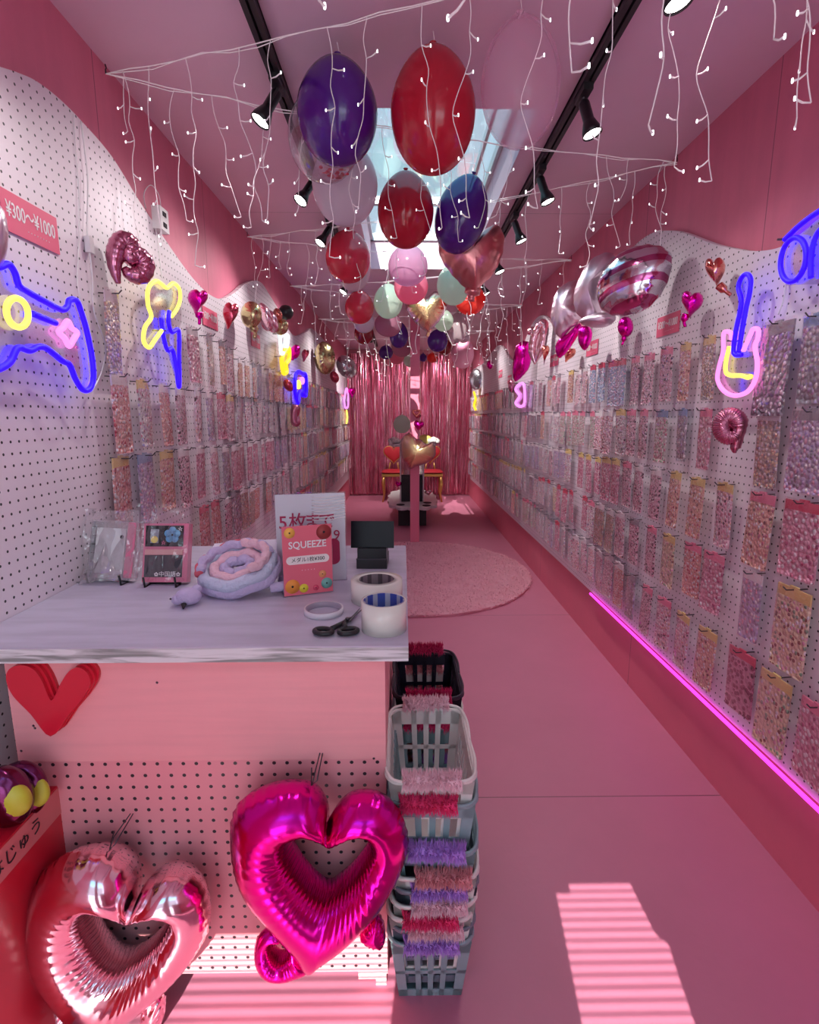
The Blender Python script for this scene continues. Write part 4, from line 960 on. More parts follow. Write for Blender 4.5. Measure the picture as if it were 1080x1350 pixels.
# small goods on the display
def blob(name, p, r, m, label, cat, sq=(1, 1, 1), n=16):
    mb = MB(); pr = [(r*math.sin(PI*k/10), -r*math.cos(PI*k/10)) for k in range(11)]; pr[0] = (0, -r); pr[-1] = (0, r)
    mb.lathe(pr, n, M=Matrix.Diagonal((*sq, 1))); o = mb.build(name, m, label=label, cat=cat); o.location = p; return o
M['yellowp'] = mat('yellow_plush', srgb(240, 220, 120), .8); M['whitep'] = mat('white_frill', srgb(238, 232, 228), .8, bump=.8, bscale=40)
blob('plush_toy', (pp.x+.16, 7.0, 1.09), .075, M['yellowp'], 'pale yellow plush toy on the upper display shelf', 'plush toy', (1.2, 1, .8))
for k, (dx, dy, lab) in enumerate([(-.24, 6.95, 'white frilly plush at the left end of the upper display shelf'), (-.08, 6.9, 'white frilly plush just left of the post on the upper shelf'), (.27, 6.95, 'white frilly plush at the right end of the upper display shelf')]):
    mb = MB()
    for j in range(9):
        a = j*2*PI/9; pr = [(0, -.03), (.022, -.02), (.03, 0), (.022, .02), (0, .03)]
        mb.lathe(pr, 10, M=Matrix.Translation((math.cos(a)*.055, math.sin(a)*.055, .03+.012*(j % 2))))
    mb.lathe([(0, -.03), (.04, -.02), (.05, .02), (.03, .05), (0, .06)], 14, M=Matrix.Translation((0, 0, .03)))
    o = mb.build('plush_toy', M['whitep'], label=lab, cat='plush toy'); o.location = (pp.x+dx, dy, 1.035)
foil(heartpx(525, 639, 9, 9, .2), 'magenta', .04, 'small purple-pink heart foil on the left of the lower display shelf', Y=6.9)
foil(heartpx(565, 650, 10, 8, -.2), 'pink', .04, 'small pink heart foil on the right of the lower display shelf', Y=6.9)
# chairs with heart backs
M['gold'] = mat('gold_paint', (.50, .27, .08), .3, metal=.7); M['velvet'] = mat('red_velvet', srgb(165, 18, 36), .75)
def chair(x, y, label, s):
    t = thing('heart_chair', label, 'chair', (x, y, 0), 0)
    for dx in (-.17, .17):
        for dy in (-.17, .17):
            MB().tube([(dx*.92, dy*.92, .44), (dx, dy, .3), (dx*.9, dy*.9, .12), (dx*1.05, dy*1.05, 0)], [.022, .026, .015, .014], 10).build('leg', M['gold'], t)
    MB().box((-.19, -.19, .42), (.19, .19, .46)).build('seat_frame', M['gold'], t)
    mb, c = pillow_mb([Vector((math.copysign(abs(math.cos(a))**.4, math.cos(a))*.2, math.copysign(abs(math.sin(a))**.4, math.sin(a))*.2, .485)) for a in [2*PI*k/24 for k in range(24)]], (0, 0, 1), .035, wr=0, N=48); mb.build('seat', M['velvet'], t)
    hp = [Vector((u*.01, .18, .74-v*.01)) for u, v in heartpx(0, 0, 34, 30)]
    mb, c = pillow_mb(hp, (0, 1, 0), .03, wr=0, N=80); mb.build('backrest', M['velvet'], t)
    MB().tube(hp, .008, 8, closed=True).build('back_frame', M['gold'], t)
    for dx in (-.06, .06): MB().tube([(dx*1.5, .18, .44), (dx, .18, .62)], .012, 8).build('back_post', M['gold'], t)
chair(pp.x-.28, 8.75, 'red velvet chair with gold legs left of the display stand', -1)
chair(pp.x+.33, 8.75, 'red velvet chair with gold legs right of the display stand', 1)

# ------------------------------------------------------------ tinsel curtains
M['tinsel'] = mat('pink_metallic_tinsel', (.93, .24, .38), .24, metal=.65, var=.4, vscale=25)
M['tinsel2'] = mat('red_metallic_tinsel', (.70, .09, .20), .24, metal=.65); M['tinsel3'] = mat('pale_metallic_tinsel', (1, .62, .68), .15, metal=.8)
def tinsel(xa, xb, label):
    mb = MB(); n = int((xb-xa)/.0042)
    for layer in range(2):
        for i in range(n):
            x = xa+(xb-xa)*i/n+random.uniform(-.003, .003); y = YB-.06-.05*layer-.02*math.sin(x*23+layer)
            top = 2.42; bot = random.uniform(.02, .06) ; seg = 9; w = .0032; ph = random.uniform(0, 6); am = random.uniform(.2, 1.1); vs = []
            for k in range(seg+1):
                zz = top+(bot-top)*k/seg; a = random.uniform(-1.2, 1.2)*am+ph*.2
                dx, dy = math.cos(a)*w, math.sin(a)*w; xx = x+.006*math.sin(zz*5+ph); yy = y+random.uniform(-.004, .004)
                vs += [(xx-dx, yy-dy, zz), (xx+dx, yy+dy, zz)]
            mb.add(vs, [(2*k, 2*k+1, 2*k+3, 2*k+2) for k in range(seg)], random.choice((0, 0, 1, 1, 2)))
    mb.build('tinsel_curtain', [M['tinsel'], M['tinsel2'], M['tinsel3']], label=label, cat='tinsel curtain', kind='stuff')
tinsel(LX+.02, .16, 'shiny pink tinsel fringe curtain covering the left half of the far wall')
tinsel(.17, RX-.02, 'shiny pink tinsel fringe curtain covering the right half of the far wall')

# ------------------------------------------------------------ rug
M['rug'] = mat('pink_shag', srgb(252, 192, 208), .95, var=.06, vscale=12, trans=.4)
rb = MB(); cx, cy, rx, ry = .13, 4.62, .99, 1.10; rr = random.Random(3)
ringp = []
for k in range(120):
    a = 2*PI*k/120; ringp.append((cx+rx*math.cos(a)*(1+.006*math.sin(a*17)), cy+ry*math.sin(a)*(1+.006*math.sin(a*13)), .001))
rb.prism(ringp, (0, 0, .018))
for k in range(26000):
    a = rr.uniform(0, 2*PI); s = math.sqrt(rr.random()); x = cx+rx*math.cos(a)*s*1.005; y = cy+ry*math.sin(a)*s*1.005
    if x < -.1 and y < 4.2 and rr.random() < .6: continue
    d = rr.uniform(0, 2*PI); l = rr.uniform(.010, .026); h_ = rr.uniform(.006, .018); w = .009
    rb.add([(x-w*math.sin(d), y+w*math.cos(d), .014), (x+w*math.sin(d), y-w*math.cos(d), .014), (x+l*math.cos(d), y+l*math.sin(d), .014+h_)], [(0, 1, 2)])
rb.build('rug', M['rug'], loc=(cx, cy, 0), label='round fluffy pink rug on the floor behind the counter', cat='rug')

# ------------------------------------------------------------ counter
TZ = .924; xa, xb = LB+.002, .011; ya, yb = 1.028, 1.89
def whitewash():
    m, t, b, out = new_mat('whitewashed_wood'); b.inputs['Roughness'].default_value = .45
    tcn = node(t, 'ShaderNodeTexCoord'); mp = node(t, 'ShaderNodeMapping'); mp.inputs['Scale'].default_value = (4, 26, 60); t.links.new(tcn.outputs['Object'], mp.inputs[0])
    nz = node(t, 'ShaderNodeTexNoise'); nz.inputs['Scale'].default_value = 1; nz.inputs['Detail'].default_value = 8; nz.inputs['Distortion'].default_value = 1.5; t.links.new(mp.outputs[0], nz.inputs['Vector'])
    r = node(t, 'ShaderNodeValToRGB'); el = r.color_ramp.elements; el[0].position = .36; el[0].color = c4(srgb(140, 142, 140)); el[1].position = .56; el[1].color = c4(srgb(224, 224, 226))
    t.links.new(nz.outputs['Fac'], r.inputs[0]); t.links.new(r.outputs[0], b.inputs['Base Color']); return m
M['ww'] = whitewash(); M['wwtop'] = paint_mat('grey_white_worktop', srgb(196, 190, 208), rough=.42, dirt=.08, scale=2, grain=(5, 30, 5), gs=.86)
ct = thing('counter', 'pink service counter with whitewashed wooden top and pegboard front', 'counter', (-.45, YP, 0))
def cpart(mb, name, m): mb.v = [v-Vector((-.45, YP, 0)) for v in mb.v]; return mb.build(name, m, ct)
cpart(MB().box((xa, ya, TZ-.003), (xb, yb, TZ)), 'worktop_surface', M['wwtop'])
cpart(MB().box((xa, ya, TZ-.034), (xb, yb, TZ-.003)), 'worktop', M['ww'])
ul = P(12, 900, Y=YP).x; ur = P(508, 900, Y=YP).x; zb1 = P(300, 1000, Y=YP).z
cpart(MB().box((ul, YP-.006, zb1), (ur, YP+.012, TZ-.034)), 'front_panel', M['counter'])
ll = P(45, 1100, Y=YP).x; lr = P(510, 1150, Y=YP).x; zb2 = P(300, 1284, Y=YP).z
cpart(MB().box((ll, YP+.002, zb2), (lr, YP+.008, zb1)), 'pegboard_panel', M['pegpink'])
cpart(MB().box((ur-.016, YP+.012, zb2-.02), (ur, yb-.03, TZ-.034)), 'side_panel', M['counter'])
cpart(MB().box((ll, YP+.05, zb2-.02), (ll+.016, yb-.03, TZ-.034)), 'side_panel', M['counter'])
for X in (P(484, 1300, Y=YP).x, P(120, 1300, Y=YP).x):
    cpart(MB().box((X-.022, YP+.012, 0.02), (X+.022, YP+.03, zb2+.05)), 'leg', M['counter'])
cpart(MB().box((ur-.03, YP+.013, .0), (ur-.004, YP+.04, zb2)), 'leg', M['counter'])
cpart(MB().box((ur-.045, yb-.08, .0), (ur-.004, yb-.04, zb2)), 'leg', M['counter'])
sc_ = MB()
for px, py in ((44, 957), (28, 990), (493, 1000), (16+30, 960), (207, 900)): 
    p = P(px, py, Y=YP-.006); sc_.lathe([(0, -.001), (.003, 0), (0, .001)], 8, M=Matrix.Translation(p) @ Matrix.Rotation(PI/2, 4, 'X'))
cpart(sc_, 'screw', M['steel'])
# red wooden heart, three layers
hp = [(71, 967), (45, 938), (22, 914), (13, 893), (17, 879), (32, 874), (48, 879), (60, 895), (72, 920), (84, 898), (95, 882), (108, 877), (120, 886), (122, 900), (112, 918), (95, 938)]
t = thing('wooden_heart', 'red layered wooden heart on the left of the counter front', 'heart', P(71, 967, Y=YP-.006)); c = t.location.copy()
for k in range(3):
    base = on([(x, y) for x, y in hp], Y=YP-.02); q = crom([p-c+Vector((.010-.005*k, 0, .006-.003*k)) for p in base], 4, True)
    # the three boards sit one on another
    MB().prism([Vector((p.x, .012-.0085*k-.012, p.z)) for p in q], (0, -.008, 0)).build('heart_layer', M['red'], t)
# black cable bundle under the counter
cbm = MB()
for k in range(6):
    cc = P(268, 1284, Y=YP+.05); q = [cc+Vector((.045*math.cos(a)*(1-.05*k), .01*k-.02, .028*math.sin(a)*(1-.08*k)-.006)) for a in [PI*1.0+PI*j/12 for j in range(13)]]
    cbm.tube(q, .004, 6)
cbm.build('cable_bundle', M['black'], loc=P(268, 1284, Y=YP+.05), label='coil of black cable hanging below the counter front', cat='cable')
# red box and purple balloons at the left edge
bx = thing('red_box', 'glossy red box against the left wall beside the counter', 'box', (LB+.085, 1.15, 0))
MB().box((-.083, -.45, 0), (.06, .42, .57)).build('box_body', M['red'], bx)
tp = P(14, 1128, X=LB+.147); tl = tp-Vector((LB+.085, 1.15, 0))
MB().box((.0605, tl.y-.17, tl.z-.032), (.0615, tl.y+.16, tl.z+.032)).build('tape', mat('pink_tape', srgb(222, 130, 130), .5), bx)
o = put_text('はじゅう', .037, M['black'], (.063, tl.y+.018, tl.z), FACE_R, bx)
pb1 = P(8, 1048, X=LX+.08)
LMP = foil_mat('plum_foil', (.16, .03, .10), .22, .3)
for k, (px, py, rx_, ry_, lab) in enumerate([(6, 1050, 22, 42, 'dark purple foil balloon with a yellow-green spot at the left edge'), (30, 1040, 12, 38, 'dark purple foil balloon touching the counter side')]):
    mb, c = pillow_mb(on(ellipse(px, py, rx_, ry_, 20), X=LB+.12), (1, 0, 0), .05, wr=.03, wk=12)
    o = thing('foil_balloon', lab, 'foil balloon', c); mb.v = [v-c for v in mb.v]; mb.build('balloon_skin', LMP, o)
    mb, c2 = pillow_mb(on(ellipse(px-2+3*k, py+4, rx_*.64, ry_*.66, 20), X=LB+.125), (1, 0, 0), .054, wr=0); mb.v = [v-c for v in mb.v]; mb.build('spot', mat('lime_print', srgb(196, 200, 60), .4), o)

# ------------------------------------------------------------ things on the counter
def onc(px, py): return P(px, py, Z=TZ)
M['clearpl'] = clear('binder_plastic', (.93, .95, .95), .10, .1, body=.22, bodycol=(.86, .86, .86)); M['pinkpl'] = mat('pink_plastic', srgb(224, 120, 150), .3, coat=.4)
def easel(p, rz, w, label):
    t = thing('easel', label, 'easel', p, rz)
    for s in (-1, 1):
        MB().tube([(s*w, .0, .0), (s*w, -.03, .0), (s*w, -.034, .03)], .003, 8).build('front_arm', M['black'], t)
        MB().tube([(s*w, .0, .003), (s*w*.8, .035, .10)], .0026, 8).build('upright', M['black'], t)
    MB().tube([(-w, 0, .003), (w, 0, .003)], .0026, 8).build('crossbar', M['black'], t)
    MB().tube([(0, .035, .10), (0, .06, .003)], .0026, 8).build('rear_leg', M['black'], t)
def binder(pl, pr, top_py, label, kind):
    a = onc(*pl); b = onc(*pr); mid = (a+b)/2; w = (b-a).length; rz = math.atan2(b.y-a.y, b.x-a.x)
    hgt = P((pl[0]+pr[0])/2, top_py, Y=mid.y+.03).z-TZ-.006
    easel(mid, rz, w*.36, 'small black wire easel under the %s' % kind[1])
    t = thing('binder', label, 'binder', mid+Vector((0, 0, .008)), rz); t.rotation_euler = (math.radians(-16), 0, rz)
    return t, w, hgt
t, w, h_ = binder((118, 764), (178, 768), 686, 'clear binder with pink stripes standing on the left easel', ('', 'clear binder'))
MB().box((-w/2, -.012, 0), (w/2, .012, h_)).build('cover', M['clearpl'], t)
MB().box((-w/2+.020, -.0128, .014), (w/2-.034, .004, h_-.022)).build('refill_pages', mat('pale_pages', srgb(222, 222, 220), .5), t)
MB().box((-w/2+.006, -.0135, .004), (-w/2+.016, .0135, h_-.004)).build('ring_spine', mat('grey_spine', srgb(150, 156, 156), .35), t)
MB().box((w/2-.028, -.0135, .004), (w/2-.002, .0135, h_-.004)).build('striped_edge', M['pinkpl'], t)
for k in range(6): MB().tube([(-w/2+.014+.006*math.cos(a), -.012+.006*math.sin(a)*0-.004*math.sin(a), .02+k*(h_-.04)/5) for a in [2*PI*j/10 for j in range(10)]], .0014, 5, closed=True).build('binder_ring', M['steel'], t)
MB().lathe([(0, 0), (.006, .0), (.005, .003), (0, .004)], 12, M=Matrix.Translation((w*.2, -.012, h_*.72)) @ Matrix.Rotation(PI/2, 4, 'X')).build('snap_button', M['steel'], t)
bgm = MB(); 
def bag_mesh(w, h, z0, z1, n=14):
    vs = []; m_ = 8
    for j in range(m_+1):
        for i in range(n+1):
            x = (i/n-.5)*w*(1+.05*random.uniform(-1, 1)); z = z0+(z1-z0)*j/m_+random.uniform(-.003, .003); vs.append((x, -.018+random.uniform(-.006, .006)*(1+1.5*j/m_), z))
    return MB().add(vs, [(j*(n+1)+i, j*(n+1)+i+1, (j+1)*(n+1)+i+1, (j+1)*(n+1)+i) for j in range(m_) for i in range(n)], 0, True)
bag_mesh(w*1.15, .1, -.004, h_+.03).build('clear_wrapper', M['bag'], t)
t, w, h_ = binder((190, 770), (246, 770), 690, 'pink binder with a black cover and blue flower on the right easel', ('', 'pink and black binder'))
MB().box((-w/2, -.012, -.002), (w/2+.006, .014, h_)).build('cover', M['pinkpl'], t)
MB().box((-w/2+.006, -.0145, h_*.60), (w/2-.008, -.0125, h_-.006)).build('top_pocket', M['black'], t)
MB().box((-w/2+.006, -.0145, h_*.46), (w/2-.008, -.0125, h_*.55)).build('pink_band', mat('peach_card', srgb(226, 168, 164), .5), t)
MB().box((-w/2+.006, -.0145, .012), (w/2-.008, -.0125, h_*.455)).build('lower_panel', mat('charcoal_card', (.03, .028, .04), .4), t)
MB().box((-w*.33, -.0155, h_*.66), (-w*.14, -.0145, h_*.9)).build('window_frame', mat('grey_print', srgb(150, 150, 160), .5), t)
MB().lathe([(0, 0), (.010, 0), (.010, .001), (0, .001)], 14, M=Matrix.Translation((-w*.235, -.0155, h_*.72)) @ Matrix.Rotation(PI/2, 4, 'X')).build('yellow_sticker', M['yellowp'], t)
fl = MB()
for k in range(5): fl.lathe([(0, 0), (.0105, 0), (.0105, .001), (0, .001)], 12, M=Matrix.Translation((w*.18+.013*math.cos(k*2*PI/5+.3), -.0150, h_*.80+.013*math.sin(k*2*PI/5+.3))) @ Matrix.Rotation(PI/2, 4, 'X'))
fl.build('blue_flower', mat('blue_print', srgb(120, 180, 220), .5), t)
put_text('✿中国語✿', .016, M['signtext'], (w*.1, -.0155, h_*.12), FACE_CAM, t)
put_text('☆', .014, M['signtext'], (w*.36, -.0155, h_*.90), FACE_CAM, t)
put_text('☆', .014, mat('pink_print', srgb(230, 110, 150), .5), (-w*.02, -.0155, h_*.66), FACE_CAM, t)
bag_mesh(w*1.3, .1, 0, h_+.055).build('clear_wrapper', M['sleeve'], t)
# crumpled clear bag by the wall
a = onc(85, 772); mb = MB(); vs = []; n = 16
for j in range(n+1):
    for i in range(n+1):
        u, v = i/n, j/n; p = Vector((LB+.012+.12*u, a.y+.0+.30*v, TZ+.003+.14*math.sin(PI*u)**.6*math.sin(PI*v)**.6*(.75+.5*noise.noise(Vector((u*5, v*5, 0))))+.012*random.random())); vs.append(p)
mb.add(vs, [(j*(n+1)+i, j*(n+1)+i+1, (j+1)*(n+1)+i+1, (j+1)*(n+1)+i) for j in range(n) for i in range(n)], 0, True)
mb.build('plastic_bag', M['bag'], loc=a, label='crumpled clear plastic bag lying on the counter by the wall', cat='plastic bag')
# folded white paper bag behind the plush coil
pa = onc(258, 772); t = thing('paper_pad', 'tilted white paper pad behind the plush coil', 'paper', pa)
q = [(258, 765), (372, 765), (360, 714), (262, 722)]
v0 = onc(258, 768)-pa; v1 = onc(368, 765)-pa; hh_ = .10; bk = Vector((0, .14, 0))
pm = MB().prism([v0, v1, v1+bk*.9+Vector((0, 0, hh_*.95)), v0+bk+Vector((.01, 0, hh_*.80))], (0, .006, -.003)); pm.build('paper_sheet', mat('white_paper', srgb(224, 218, 230), .7, var=.04, vscale=20), t)
MB().tube([v1+bk*.9+Vector((0, 0, hh_*.95)), v1+bk*.9+Vector((.015, 0, hh_*.88)), v1+bk+Vector((.02, 0, 0))], .003, 6).build('wire_leg', M['black'], t)
# plush coil
PL = {'lil': mat('lilac_plush', srgb(196, 180, 214), .95, bump=.6, bscale=120), 'pnk': mat('pink_plush', srgb(232, 188, 200), .95, bump=.6, bscale=120), 'cor': mat('coral_plush', srgb(214, 96, 112), .95, bump=.6, bscale=120), 'blu': mat('pale_blue_plush', srgb(196, 200, 222), .95, bump=.6, bscale=120)}
cc = onc(306, 792); t = thing('plush_coil', 'coiled lilac and pink plush snakes with a small stuffed head', 'plush toy', cc)
tiltM = Matrix.Rotation(math.radians(24), 4, 'X') @ Matrix.Rotation(math.radians(-8), 4, 'Y')
def loop(rx_, ry_, z, r, m, name, a0=0, a1=2*PI, cx_=0, cy_=0, closed=True):
    n = 40; q = [tiltM @ Vector((cx_+rx_*math.cos(a0+(a1-a0)*k/n), cy_+ry_*math.sin(a0+(a1-a0)*k/n), z+.004*math.sin(k))) for k in range(n if closed else n+1)]
    q = [v+Vector((0, .09, .040)) for v in q]; MB().tube(q, r, 12, closed=closed).build(name, PL[m], t)
loop(.098, .080, .012, .017, 'lil', 'plush_loop'); loop(.093, .078, .034, .016, 'blu', 'plush_loop'); loop(.092, .074, .053, .012, 'lil', 'plush_loop', .2, 3.6, closed=False); loop(.086, .066, .058, .012, 'pnk', 'plush_loop', -.9, 1.5, closed=False)
loop(.062, .050, .034, .014, 'pnk', 'plush_loop'); loop(.036, .028, .030, .014, 'lil', 'plush_loop'); loop(.10, .085, .046, .011, 'cor', 'plush_loop', 1.3, 3.6, closed=False)
MB().tube(crom([(.09, .04, .02), (.13, .05, .025), (.135, .09, .02), (.10, .12, .018)], 5), .013, 10).build('tail', PL['lil'], t)
hq = onc(246, 800)-cc
mb = MB(); pr = [(.026*math.sin(PI*k/10), -.022*math.cos(PI*k/10)) for k in range(11)]; pr[0] = (0, -.022); pr[-1] = (0, .022)
mb.lathe(pr, 18, M=Matrix.Translation(hq+Vector((0, .015, .022))) @ Matrix.Diagonal((1.25, 1, 1, 1))); mb.lathe(pr, 14, M=Matrix.Translation(hq+Vector((-.024, .008, .016))) @ Matrix.Diagonal((.6, .5, .6, 1)))
mb.lathe(pr, 14, M=Matrix.Translation(hq+Vector((.016, .03, .036))) @ Matrix.Diagonal((.5, .5, .5, 1))); mb.build('head', PL['lil'], t)
MB().tube([hq+Vector((.0, -.014, .012)), hq+Vector((.002, -.024, .004))], [.007, .002], 8).build('striped_horn', M['dark'], t)
MB().lathe([(0, -.003), (.003, 0), (0, .003)], 8, M=Matrix.Translation(hq+Vector((-.036, -.004, .022)))).build('eye', M['black'], t)
# big sign holder
def stand_sign(pl, pr, top, label, cat='sign', thick=.003):
    a = onc(*pl); b = onc(*pr); mid = (a+b)/2; w = (b-a).length; rz = math.atan2(b.y-a.y, b.x-a.x); h = P((pl[0]+pr[0])/2, top, Y=mid.y).z-TZ
    t = thing('counter_sign', label, cat, mid+Vector((0, 0, .001)), rz)
    MB().box((-w/2, 0, 0), (w/2, thick, h)).build('holder', M['acrylic'], t)
    MB().box((-w/2, 0, 0), (w/2, .05, .003)).build('foot', M['acrylic'], t)
    return t, w, h
t, w, h = stand_sign((366, 771), (458, 765), 650, 'tall white acrylic stand sign with dark pink characters')
MB().box((-w/2+.003, -.0015, .003), (w/2-.003, -.0003, h-.003)).build('poster', mat('grey_white_poster', srgb(204, 204, 212), .35, coat=.5), t)
MG = mat('crimson_print', srgb(168, 14, 76), .5)
for kk, ch in enumerate('5枚まで'): put_text(ch, .05, MG, (-w*.5+.022+.040*kk, -.003, h*.68), FACE_CAM, t, bold=.008)
put_text('9', .04, MG, (w*.36, -.003, h*.52), FACE_CAM, t)
pb_ = MB(); q = [Vector((w*.30+.022*math.cos(a)*.9, -.002, h*.34+(.022 if math.sin(a) > 0 else -.022)+.016*math.sin(a))) for a in [2*PI*k/24 for k in range(24)]]; pb_.prism(q, (0, -.001, 0)); pb_.build('round_patch', MG, t)
wv = MB()
for k in range(9):
    wv.tube([(w*.02+(w*.47)*u/10, -.003, h*.96-k*.008-.004*math.sin(u*.35+.5)) for u in range(11)], .0014, 5)
wv.build('wavy_lines', M['signtext'], t)
t, w, h = stand_sign((374, 788), (440, 780), 692, 'pink SQUEEZE price sign in a clear stand in front of the white sign')
MB().box((-w/2+.002, -.0015, .002), (w/2-.002, -.0003, h-.002)).build('poster', mat('salmon_poster', srgb(228, 104, 122), .4, coat=.4), t)
put_text('SQUEEZE', .026, M['signtext'], (0, -.003, h*.72), FACE_CAM, t, sx=.92, bold=.015)
bb = MB(); q = [Vector((math.copysign(w*.34, math.cos(a))+.011*math.cos(a), -.002, h*.51+.011*math.sin(a))) for a in [2*PI*(k+.5)/24 for k in range(24)]]; bb.prism(q, (0, -.0008, 0)); bb.build('label_band', mat('cream_print', srgb(240, 226, 222), .5), t)
put_text('メダル1枚¥300', .0135, M['dark'], (0, -.0034, h*.51), FACE_CAM, t)
put_text('・・・・・', .008, M['signtext'], (0, -.003, h*.36), FACE_CAM, t)
for (u, v, r, col, nm) in ((-.32, .14, .019, srgb(238, 150, 60), 'orange_toy_print'), (-.10, .10, .012, srgb(230, 214, 60), 'yellow_toy_print'), (.14, .09, .008, srgb(214, 70, 100), 'rose_toy_print'), (.36, .14, .015, srgb(110, 170, 160), 'teal_toy_print'), (.28, .28, .010, srgb(230, 150, 100), 'peach_toy_print'), (-.34, .90, .014, srgb(240, 180, 80), 'bear_print'), (.33, .88, .020, srgb(150, 50, 50), 'dark_red_toy_print')):
    MB().lathe([(0, 0), (r, 0), (r, .0008), (0, .0008)], 18, M=Matrix.Translation((w*u, -.0016, h*v)) @ Matrix.Rotation(PI/2, 4, 'X')).build(nm, mat(nm, col, .5), t)
    MB().lathe([(0, 0), (r*.16, 0), (r*.16, .0008), (0, .0008)], 10, M=Matrix.Translation((w*u, -.0025, h*v)) @ Matrix.Rotation(PI/2, 4, 'X')).build('print_mark', M['dark'], t)
# card terminal
c = onc(491, 750); t = thing('payment_terminal', 'black payment terminal with tilted screen at the back of the counter', 'payment terminal', c+Vector((0, .05, 0)), math.radians(-2)); t.scale = (1.18, 1.1, 1.12)
wv_ = .052
MB().box((-.040, -.045, 0), (.040, .05, .028)).build('base', M['black'], t); MB().box((-.038, -.04, .028), (.038, .045, .056)).build('printer', M['black'], t)
MB().box((-.0405, -.046, .026), (.0405, -.043, .029)).build('trim_strip', M['steel'], t)
Rt = Matrix.Translation((0, -.01, .085)) @ Matrix.Rotation(math.radians(-10), 4, 'X')
s_ = MB().box((-.057, -.006, -.033), (.057, .006, .042), M=Rt); s_.build('screen', mat('black_screen', (.006, .005, .010), .4, spec=.25), t)
MB().box((-.015, 0, -.03), (.015, .01, .03), M=Matrix.Translation((0, .01, .07))).build('neck', M['black'], t)
# tape rolls
def tape(px, py, r, h, ri, label, core, body):
    p = onc(px, py); t = thing('tape_roll', label, 'tape roll', p)
    MB().lathe([(ri+.003, 0), (r, 0), (r, h), (ri+.003, h), (ri+.003, 0)], 48).build('tape_body', body, t)
    MB().lathe([(ri, 0), (ri+.003, 0), (ri+.003, h), (ri, h), (ri, 0)], 48).build('core', core, t)
def core_mat(name, c1, c2):
    m, t, b, out = new_mat(name); tcn = node(t, 'ShaderNodeTexCoord'); sp = node(t, 'ShaderNodeSeparateXYZ'); t.links.new(tcn.outputs['Object'], sp.inputs[0])
    at = node(t, 'ShaderNodeMath', operation='ARCTAN2'); t.links.new(sp.outputs['X'], at.inputs[0]); t.links.new(sp.outputs['Y'], at.inputs[1])
    mu = node(t, 'ShaderNodeMath', operation='MULTIPLY'); mu.inputs[1].default_value = 9; t.links.new(at.outputs[0], mu.inputs[0]); sn = node(t, 'ShaderNodeMath', operation='SINE'); t.links.new(mu.outputs[0], sn.inputs[0])
    gt = node(t, 'ShaderNodeMath', operation='GREATER_THAN'); gt.inputs[1].default_value = .3; t.links.new(sn.outputs[0], gt.inputs[0])
    mx = node(t, 'ShaderNodeMix', data_type='RGBA'); t.links.new(gt.outputs[0], mx.inputs['Factor']); mx.inputs['A'].default_value = c4(c1); mx.inputs['B'].default_value = c4(c2); t.links.new(mx.outputs['Result'], b.inputs['Base Color']); return m
MT = mat('cream_tape', srgb(226, 224, 212), .25, coat=.4); MT2 = mat('white_tape', srgb(220, 214, 220), .3, coat=.3)
tape(506.5, 829, .050, .068, .042, 'near white tape roll with blue printed core at the counter corner', core_mat('blue_core', srgb(26, 60, 150), srgb(150, 160, 180)), MT)
tape(497, 790, .066, .055, .042, 'wide cream tape roll behind the one with the blue core', core_mat('grey_core', srgb(110, 100, 104), srgb(60, 52, 58)), MT)
tape(427, 808, .047, .014, .040, 'thin white tape ring left of the wide tape rolls', mat('grey_liner', srgb(160, 150, 165), .5), MT2)
# scissors
sc0 = onc(446, 836); t = thing('scissors', 'black-handled scissors lying in front of the thin tape ring', 'scissors', sc0)
def eye_loop(c, rx_, ry_, rot): return [(c[0]+rx_*math.cos(a)*math.cos(rot)-ry_*math.sin(a)*math.sin(rot), c[1]+rx_*math.cos(a)*math.sin(rot)+ry_*math.sin(a)*math.cos(rot), .007) for a in [2*PI*k/24 for k in range(24)]]
for s in (-1, 1):
    MB().tube(eye_loop((s*.027-.005, .0), .020, .014, s*.35), .0055, 10, closed=True).build('finger_loop', M['black'], t)
    MB().tube([(s*.016, .01, .008), (s*.006+.004, .03, .008), (-s*.004+.016, .07, .008)], [.006, .006, .004], 8).build('shank', M['black'], t)
    MB().prism([(.012, .05, .007+s*.0015), (.022, .055, .007+s*.0015), (.042+s*.006, .14, .007+s*.0015)], (0, 0, .0018)).build('blade', M['steel'], t)
MB().lathe([(0, 0), (.005, 0), (.005, .003), (0, .003)], 12, M=Matrix.Translation((.015, .056, .012))).build('pivot', M['steel'], t)

